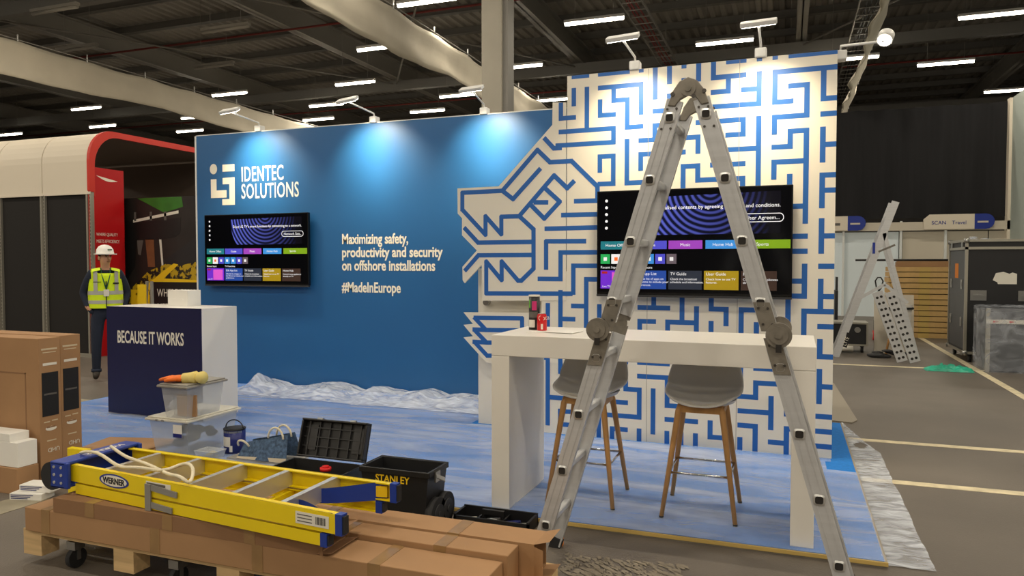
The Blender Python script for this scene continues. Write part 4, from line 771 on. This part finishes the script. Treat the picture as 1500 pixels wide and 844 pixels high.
pp('yellow_block', [(.20,.5),(.62,.5),(.62,1.1),(.20,1.1)], 'yellow_print', 3); pp('black_block', [(.64,.0),(PW,.0),(PW,1.24),(.64,1.24)], 'poster_black', 4)
for k, s_ in enumerate(('WHERE QUALITY', 'MEETS EFFICIENCY')): text_mesh('poster_lettering', s_, .19, 'label_white', po, (.80,-.007,.99-k*.25), sx=.72)
# ================================================================== far right clutter
pl_ = thing('platform_ladder', 'aluminium platform ladder standing beyond the maze wall', 'ladder', (.95, 13.4, 0))
for y in (0, .45):
    MB().bar((-.2,y,0),(.66,y,2.56), .03, .11).build('stile', 'alu', pl_); MB().bar((.50,y,2.05),(1.02,y,.02), .03, .06).build('rear_leg', 'alu', pl_)
for k in range(8): q = .1+k*.115; MB().bar((-.2+.86*q,.0,2.56*q),(-.2+.86*q,.45,2.56*q), .05, .025, side=(1,0,0)).build('tread', 'alu', pl_)
MB().bar((.14,-.01,.98),(.52,-.01,1.22), .02, .05).bar((.52,-.01,1.22),(.86,-.01,.92), .02, .05).build('folding_brace', 'alu', pl_); MB().bar((.42,-.01,1.75),(.66,-.01,1.86), .02, .03).build('hook_bar', 'alu_dark', pl_)
MB().box((.33,-.02,1.72),(.37,-.016,1.9)).build('blue_sticker', 'sign_blue', pl_); MB().prism([(-.09,.18),(-.03,.16),(.03,.40),(-.03,.42)], lambda u, v, d: (u, d, v), -.019, -.0165).build('maker_plate', 'black_soft', pl_)
text_mesh('plate_lettering', 'LYTE', .085, 'print_white', pl_, (-.045,-.021,.19), rot=(math.pi/2,-1.22,0), sx=.8)
for j, x in enumerate((1.62, 1.80)):
    pk = thing('perforated_plank', ('left perforated aluminium plank leaning on the platform ladder', 'right perforated aluminium plank leaning beside its twin')[j], 'plank', (x, 12.95, 0), 0, 'perforated planks')
    R_ = Matrix.Rotation(-.33, 3, 'Y'); MB().box((0,0,0),(.15,.05,1.15), R=R_).build('deck', 'alu', pk)
    mb = MB()
    for k in range(11):
        for c_ in (.045, .105): mb.prism([(c_+.021*math.cos(a*math.pi/5), .06+k*.1+.021*math.sin(a*math.pi/5)) for a in range(10)], lambda u, v, d: tuple(R_ @ Vector((u, d, v))), -.003, -.001)
    mb.build('hole_row', 'hole', pk)
fc = thing('tall_flight_case', 'tall black flight case with steel edges on castors', 'flight case', (2.62, 13.4, 0)); W_, D_, Zb, Zt = .98, 1.25, .15, 1.92
MB().box((0,0,Zb),(W_,D_,Zt)).build('case_body', 'case_black', fc); MB().box((-.004,.05,Zb+.05),(0,D_-.05,Zt-.16)).build('side_panel', 'case_grey', fc)
mb = MB()
for x in (0, W_):
    for y in (0, D_): mb.box((x-.02,y-.02,Zb),(x+.02,y+.02,Zt))
for z in (Zb, Zt-.12, Zt):
    for y in (0, D_): mb.box((-.02,y-.02,z-.02),(W_+.02,y+.02,z+.02))
    for x in (0, W_): mb.box((x-.02,-.02,z-.02),(x+.02,D_+.02,z+.02))
mb.build('edge_extrusion', 'post_alu', fc)
for x in (0, W_):
    for y in (0, D_):
        for z in (Zb, Zt): MB().cyl((x,y,z-.035),(x,y,z+.035), .04, n=10).build('ball_corner', 'tin_metal', fc)
        c_ = MB().cyl((x+(.08 if x == 0 else -.08)-.02,y+(.08 if y == 0 else -.08),.06),(x+(.08 if x == 0 else -.08)+.02,y+(.08 if y == 0 else -.08),.06), .058, n=16).box((x+(.05 if x == 0 else -.11),y+(.04 if y == 0 else -.12),.1),(x+(.11 if x == 0 else -.05),y+(.12 if y == 0 else -.04),Zb)).build('castor', 'rubber', fc)
for y in (.2, 1.0):
    for z in (.55, 1.15, 1.78): MB().box((-.016,y,z),(-.004,y+.12,z+.15)).box((-.02,y+.03,z+.04),(-.016,y+.09,z+.11)).build('butterfly_latch', 'tin_metal', fc)
for x in (.06, .7): MB().box((x,-.012,.98),(x+.22,-.0,1.14)).box((x+.04,-.03,1.04),(x+.18,-.012,1.07)).build('recessed_handle', 'tin_metal', fc)
MB().prism([(.36,1.30),(.42,1.27),(.43,1.24),(.68,1.24),(.68,1.40),(.62,1.42),(.58,1.40),(.5,1.43),(.40,1.41)], lambda u, v, d: (u, d, v), -.003, -.001).build('torn_label', 'label_white', fc); MB().box((-.006,.55,1.32),(-.004,.80,1.56)).build('orange_label', 'orange_rubber', fc)
tag(lumps(MB(), (0,0,.03), (.16,.1,.03), 5, 8).build('crumpled_film', 'film_thick', None, (2.95,14.0,1.925)), 'crumpled clear film on top of the tall flight case', 'plastic film')
wc = thing('wrapped_crate', 'dark crate wrapped in clear film at the right edge', 'crate', (2.67, 12.3, 0))
MB().box((.02,.02,.02),(.88,.68,.88)).build('crate_body', 'case_grey', wc); MB().box((0,0,0),(.05,.05,.92)).build('corner_post', 'post_alu', wc); MB().box((0,-.004,.70),(.9,.0,.76)).build('tape_band', 'label_white', wc)
for k in range(4): MB().prism([(.08+k*.2,.715),(.15+k*.2,.73),(.08+k*.2,.745)], lambda u, v, d: (u, d, v), -.0065, -.0045).build('red_arrow', 'red_print', wc)
wr = MB(); wr.grid(40, 30, lambda u, v: (-.012+.93*u, -.012-.012*abs(nz(u*6, v*9+u*4, 2)), .93*v)); wr.grid(40, 20, lambda u, v: (-.012+.93*u, -.012+.72*v, .93+.025*abs(nz(u*7, v*6, 5)))); wr.grid(24, 30, lambda u, v: (-.014-.012*abs(nz(u*6, v*8, 9)), -.012+.72*u, .93*v)); wr.build('film_wrap', 'film_wrap', wc, fix=False)
lc = thing('low_flight_case', 'low black flight case on castors behind the platform ladder', 'flight case', (.62, 14.15, 0))
MB().box((0,0,.13),(.68,.5,.52)).build('case_body', 'case_black', lc); MB().box((-.01,-.01,.5),(.69,.51,.53)).box((-.01,-.01,.12),(.69,.51,.15)).box((.66,-.012,.13),(.69,.02,.52)).build('edge_extrusion', 'post_alu', lc); MB().cyl((.52,-.015,.4),(.52,0,.4), .05, n=12).build('dish_label', 'tin_metal', lc)
for x in (.08, .6): MB().cyl((x-.02,.07,.06),(x+.02,.07,.06), .06, n=16).box((x-.03,.04,.1),(x+.03,.1,.13)).build('castor', 'rubber', lc)
MB().cyl((.05,-.06,.075),(.45,-.06,.075), .05, n=14).build('paper_roll', 'label_white', lc)
tag(MB().box((0,0,0),(.05,.45,1.05)).box((.02,.1,1.05),(.05,.4,1.3)).build('dark_trolley_frame', 'case_black', None, (.82,15.0,0)), 'dark upright trolley frame behind the low flight case', 'trolley')
for k in range(13):
    y0 = 17.4; o = MB().box((0,0,0),(1.55,.04,.098)).box((0,.76,0),(1.55,.8,.098)).box((0,.04,0),(.04,.76,.098)).box((1.51,.04,0),(1.55,.76,.098)).build('pallet_collar', 'stack_wood', None, (2.0+.012*math.sin(k*2.3), y0, .115*k+.002)); tag(o, 'wooden pallet collar in the stack behind the flight case, counted %s from the floor' % ('first second third fourth fifth sixth seventh eighth ninth tenth eleventh twelfth thirteenth'.split()[k]), 'pallet collar', 'stacked pallet collars')
    MB().box((.55,-.012,0),(.75,0,.098)).build('corner_hinge', 'wood_edge', o); MB().box((.06,.1,-.015),(1.4,.7,0)).build('dark_gap', 'hole', o)
tag(MB().box((0,0,0),(1.4,.14,.12)).box((.0,.16,0),(1.3,.3,.1)).build('long_carton', 'card', None, (2.15,17.5,1.482)), 'long brown cartons on top of the collar stack', 'carton')
tag(MB().cyl((0,0,0),(1.75,0,0), .022, n=10).build('black_pole', 'black_plastic', None, (1.35,17.56,1.625)), 'long black pole lying across the top of the collar stack', 'pole')
pj = thing('pallet_jack', 'dark green pallet jack with red wheels', 'pallet jack', (1.72, 16.6, 0))
MB().cyl((0,0,.25),(0,0,1.0), .025, n=10).build('drawbar', 'lanyard', pj); MB().tube([(.0,0,1.0),(.05,0,1.08),(.07,0,1.2),(.03,0,1.27),(-.03,0,1.27),(-.07,0,1.2),(-.05,0,1.08),(0,0,1.0)], .014, 8).build('handle_loop', 'black_plastic', pj); MB().box((-.1,-.05,.2),(.12,.1,.42)).build('pump', 'steel_mid', pj)
for x in (-.07, .07): w2 = MB().cyl((x-.03,0,.1),(x+.03,0,.1), .1, n=20).build('wheel', 'red_print', pj); MB().cyl((x-.033,0,.1),(x+.033,0,.1), .05, n=14).build('hub', 'tin_metal', w2)
MB().box((.12,-.03,.3),(.45,.03,.34)).box((.42,-.03,.1),(.45,.03,.34)).build('fork_frame', 'black_plastic', pj)
lb_ = thing('leaning_board', 'white board leaning behind the platform ladder', 'board', (1.42, 14.3, 0)); MB().box((0,0,0),(.62,.04,1.02), R=Matrix.Rotation(-.12, 3, 'X')).build('board', 'shell_cream', lb_)
db = thing('dust_bag', 'translucent white bag on a wooden stick hanging in front of the leaning board', 'bag', (1.55, 13.95, 0))
mb = MB(); mb.grid(14, 12, lambda u, v: (.2+(.22*(.55+.45*v))*math.cos(u*6.283)+.05*(1-v), .08+.1*math.sin(u*6.283)*(.4+.6*v), .32+.55*v+.03*nz(u*4, v*5, 3))); mb.build('bag_skin', 'dust_sheet', db, fix=False); MB().tube([(.2+.225*math.cos(a), .08+.105*math.sin(a), .80) for a in [q*math.pi/10 for q in range(21)]], .02, 6).build('black_strap', 'black_plastic', db); MB().cyl((.02,.05,.0),(.12,.08,.55), .018, n=8).build('stick', 'oak', db)
tag(lumps(MB(), (0,0,.07), (.24,.12,.07), 7, 12).build('dark_rubbish_bag', 'black_mid', None, (1.62,14.12-.55,0)), 'dark crumpled bag on the floor under the leaning board', 'bag')
gb = MB(); gb.grid(30, 16, lambda u, v: ((u-.5)*.62+.03*nz(u*7, v*7, 1), (v-.5)*.26, max(.002, (.075+.06*nz(u*6, v*6, 2))*math.sin(u*math.pi)**.5*math.sin(v*math.pi)**.6))); tag(gb.build('green_plastic_bag', 'green_bag', None, (2.2,12.25,.001), fix=False), 'crumpled green plastic bag on the floor by the planks', 'bag')
# ================================================================== the man
man = thing('person', 'man in a white hard hat and yellow hi-vis vest standing behind the counter', 'person', (-8.56, 7.36, 0), math.radians(52))
V = [(0,.0,.96),(0,.01,1.14),(0,.0,1.33),(0,.005,1.47),(0,-.005,1.545),(.0,-.02,1.60),(.0,-.01,1.69),
     (-.17,.0,1.425),(-.265,.07,1.17),(-.205,-.02,.975),(-.14,-.03,.89), (.17,.0,1.425),(.265,.07,1.17),(.205,-.02,.975),(.14,-.03,.89),
     (-.095,.0,.90),(-.12,-.015,.50),(-.125,.02,.10),(-.14,-.12,.055), (.095,.0,.90),(.115,-.02,.50),(.12,.02,.10),(.14,-.12,.055)]
Ed = [(0,1),(1,2),(2,3),(3,4),(4,5),(5,6),(2,7),(7,8),(8,9),(9,10),(2,11),(11,12),(12,13),(13,14),(0,15),(15,16),(16,17),(17,18),(0,19),(19,20),(20,21),(21,22)]
Rd = [(.145,.11),(.14,.105),(.155,.11),(.06,.06),(.055,.06),(.072,.085),(.075,.09),(.07,.07),(.05,.05),(.038,.036),(.042,.03),(.07,.07),(.05,.05),(.038,.036),(.042,.03),
      (.10,.10),(.068,.07),(.05,.052),(.045,.035),(.10,.10),(.068,.07),(.05,.052),(.045,.035)]
me = bpy.data.meshes.new('body'); me.from_pydata(V, Ed, []); o = bpy.data.objects.new('body_tmp', me); COL.objects.link(o)
sk = o.modifiers.new('skin', 'SKIN'); sk.use_smooth_shade = True; ss = o.modifiers.new('sub', 'SUBSURF'); ss.levels = 2; ss.render_levels = 2
for i, r_ in enumerate(Rd): me.skin_vertices[0].data[i].radius = r_; me.skin_vertices[0].data[i].use_root = (i == 0)
bpy.context.view_layer.update(); bm_ = bpy.data.meshes.new_from_object(o.evaluated_get(bpy.context.evaluated_depsgraph_get())); bpy.data.objects.remove(o)
bm_.materials.clear()
for k in ('navy_cloth', 'skin', 'boot'): bm_.materials.append(MATS[k])
for p in bm_.polygons:
    c = p.center; p.material_index = 1 if (c.z > 1.475 and abs(c.x) < .12) or (.945 < c.z < .995 and abs(c.x) > .175) else (2 if c.z < .13 else 0); p.use_smooth = True
body = bpy.data.objects.new('body', bm_); COL.objects.link(body); body.parent = man
HR = Matrix.Rotation(math.radians(28), 3, 'Z'); hp = lambda x, y, z: tuple(HR @ Vector((x, y, 0)) + Vector((0,-.012,z)))
f_ = MB(); f_.tube([hp(0,-.082,1.655),hp(0,-.100,1.625),hp(0,-.088,1.612)], [.009,.015,.012], 8)
for s in (-1, 1): f_.grid(8, 6, lambda u, v: hp(s*.078+.012*math.cos(u*6.283)*math.sin(v*3.14), .01+.02*math.sin(u*6.283)*math.sin(v*3.14), 1.635+.03*math.cos(v*3.14)))
f_.build('nose_and_ears', 'skin', body)
for s in (-1, 1): MB().grid(8, 6, lambda u, v: hp(s*.03+.011*math.cos(u*6.283)*math.sin(v*3.14), -.078+.008*math.sin(u*6.283)*math.sin(v*3.14), 1.653+.006*math.cos(v*3.14))).build('eye', 'black_soft', body); MB().tube([hp(s*.015,-.086,1.668),hp(s*.045,-.076,1.67)], .005, 6).build('eyebrow', 'hair', body)
MB().tube([hp(-.025,-.078,1.587),hp(0,-.085,1.584),hp(.025,-.078,1.587)], .005, 6).build('mouth', 'poster_brown', body)
MB().grid(16, 5, lambda u, v: hp(.078*math.cos(.35+u*2.44)*(1.02), .086*math.sin(.35+u*2.44)+.004, 1.60+v*.09)).build('hair', 'hair', man, fix=False)
hm = MB(); hm.lathe([(0,.125),(.04,.12),(.075,.10),(.10,.06),(.112,.0)], (0,0,1.69), 24); h_ = hm.build('hard_hat', 'helmet', man)
MB().prism([(.135*math.sin(a)*(1.0), -.125*math.cos(a)-.03*max(0,math.cos(a))) for a in [q*math.pi/14 for q in range(28)]], lambda u, v, d: hp(u, v, d), 1.682, 1.694).build('brim', 'helmet', h_); MB().bar(hp(-.03,-.112,1.745), hp(.03,-.112,1.745), .004, .014).build('hat_badge', 'lanyard', h_)
def ring(z, a, w_=1., d_=1.):
    t_ = (z-.97)/.5; rx = .205-.03*t_+.015*math.sin(t_*3); ry = .15-.01*t_
    return (rx*w_*math.sin(a), -ry*d_*math.cos(a))
vs_ = MB(); vs_.grid(40, 14, lambda u, v: (lambda z, a: (ring(z, a)[0], ring(z, a)[1], z + (.0 if v < 1 else -.10*max(0, math.cos(a))**6)))(.97+v*.50, u*2*math.pi))
vs_.grid(12, 4, lambda u, v: (-.165+.10*v, -.14+.28*u, 1.455+.035*math.sin(u*math.pi)+.02*v)); vs_.grid(12, 4, lambda u, v: (.065+.10*v, -.14+.28*u, 1.475+.035*math.sin(u*math.pi)-.02*v))
ve = vs_.build('hi_vis_vest', 'hivis', man, fix=False)
for z0, z1 in ((1.03,1.075),(1.15,1.20)): MB().grid(40, 1, lambda u, v: (lambda z, a: (*ring(z, a, 1.012, 1.015), z))(z0+(z1-z0)*v, u*2*math.pi)).build('reflective_band', 'reflective', ve, fix=False)
for s in (-1, 1): MB().grid(2, 10, lambda u, v: (lambda z, x: (x, -math.sqrt(max(.0001, 1-(x/.21)**2))*.152-.003, z))(1.20+v*.26, s*(.10+u*.045))).build('reflective_strap', 'reflective', ve, fix=False)
MB().bar((0,-.156,.98),(0,-.150,1.33), .012, .006, side=(1,0,0)).build('zip', 'black_soft', ve); MB().bar((.08,-.150,1.30),(.15,-.118,1.30), .004, .02).build('chest_lettering', 'black_soft', ve); MB().bar((-.15,-.118,1.32),(-.06,-.150,1.32), .004, .008).build('chest_pocket', 'black_mid', ve)
ln = MB().tube([(-.055,-.06,1.50),(-.05,-.13,1.42),(0,-.165,1.22)], .007, 6).tube([(.055,-.06,1.50),(.05,-.13,1.42),(0,-.165,1.22)], .007, 6).build('lanyard', 'lanyard', man); MB().box((-.032,-.172,1.13),(.032,-.166,1.22)).build('id_badge', 'label_white', ln)
for s in (-1, 1): MB().tube([(s*.125,.02,.115),(s*.125,.02,.155)], .062, 14).build('trouser_cuff', 'navy_cloth', man)
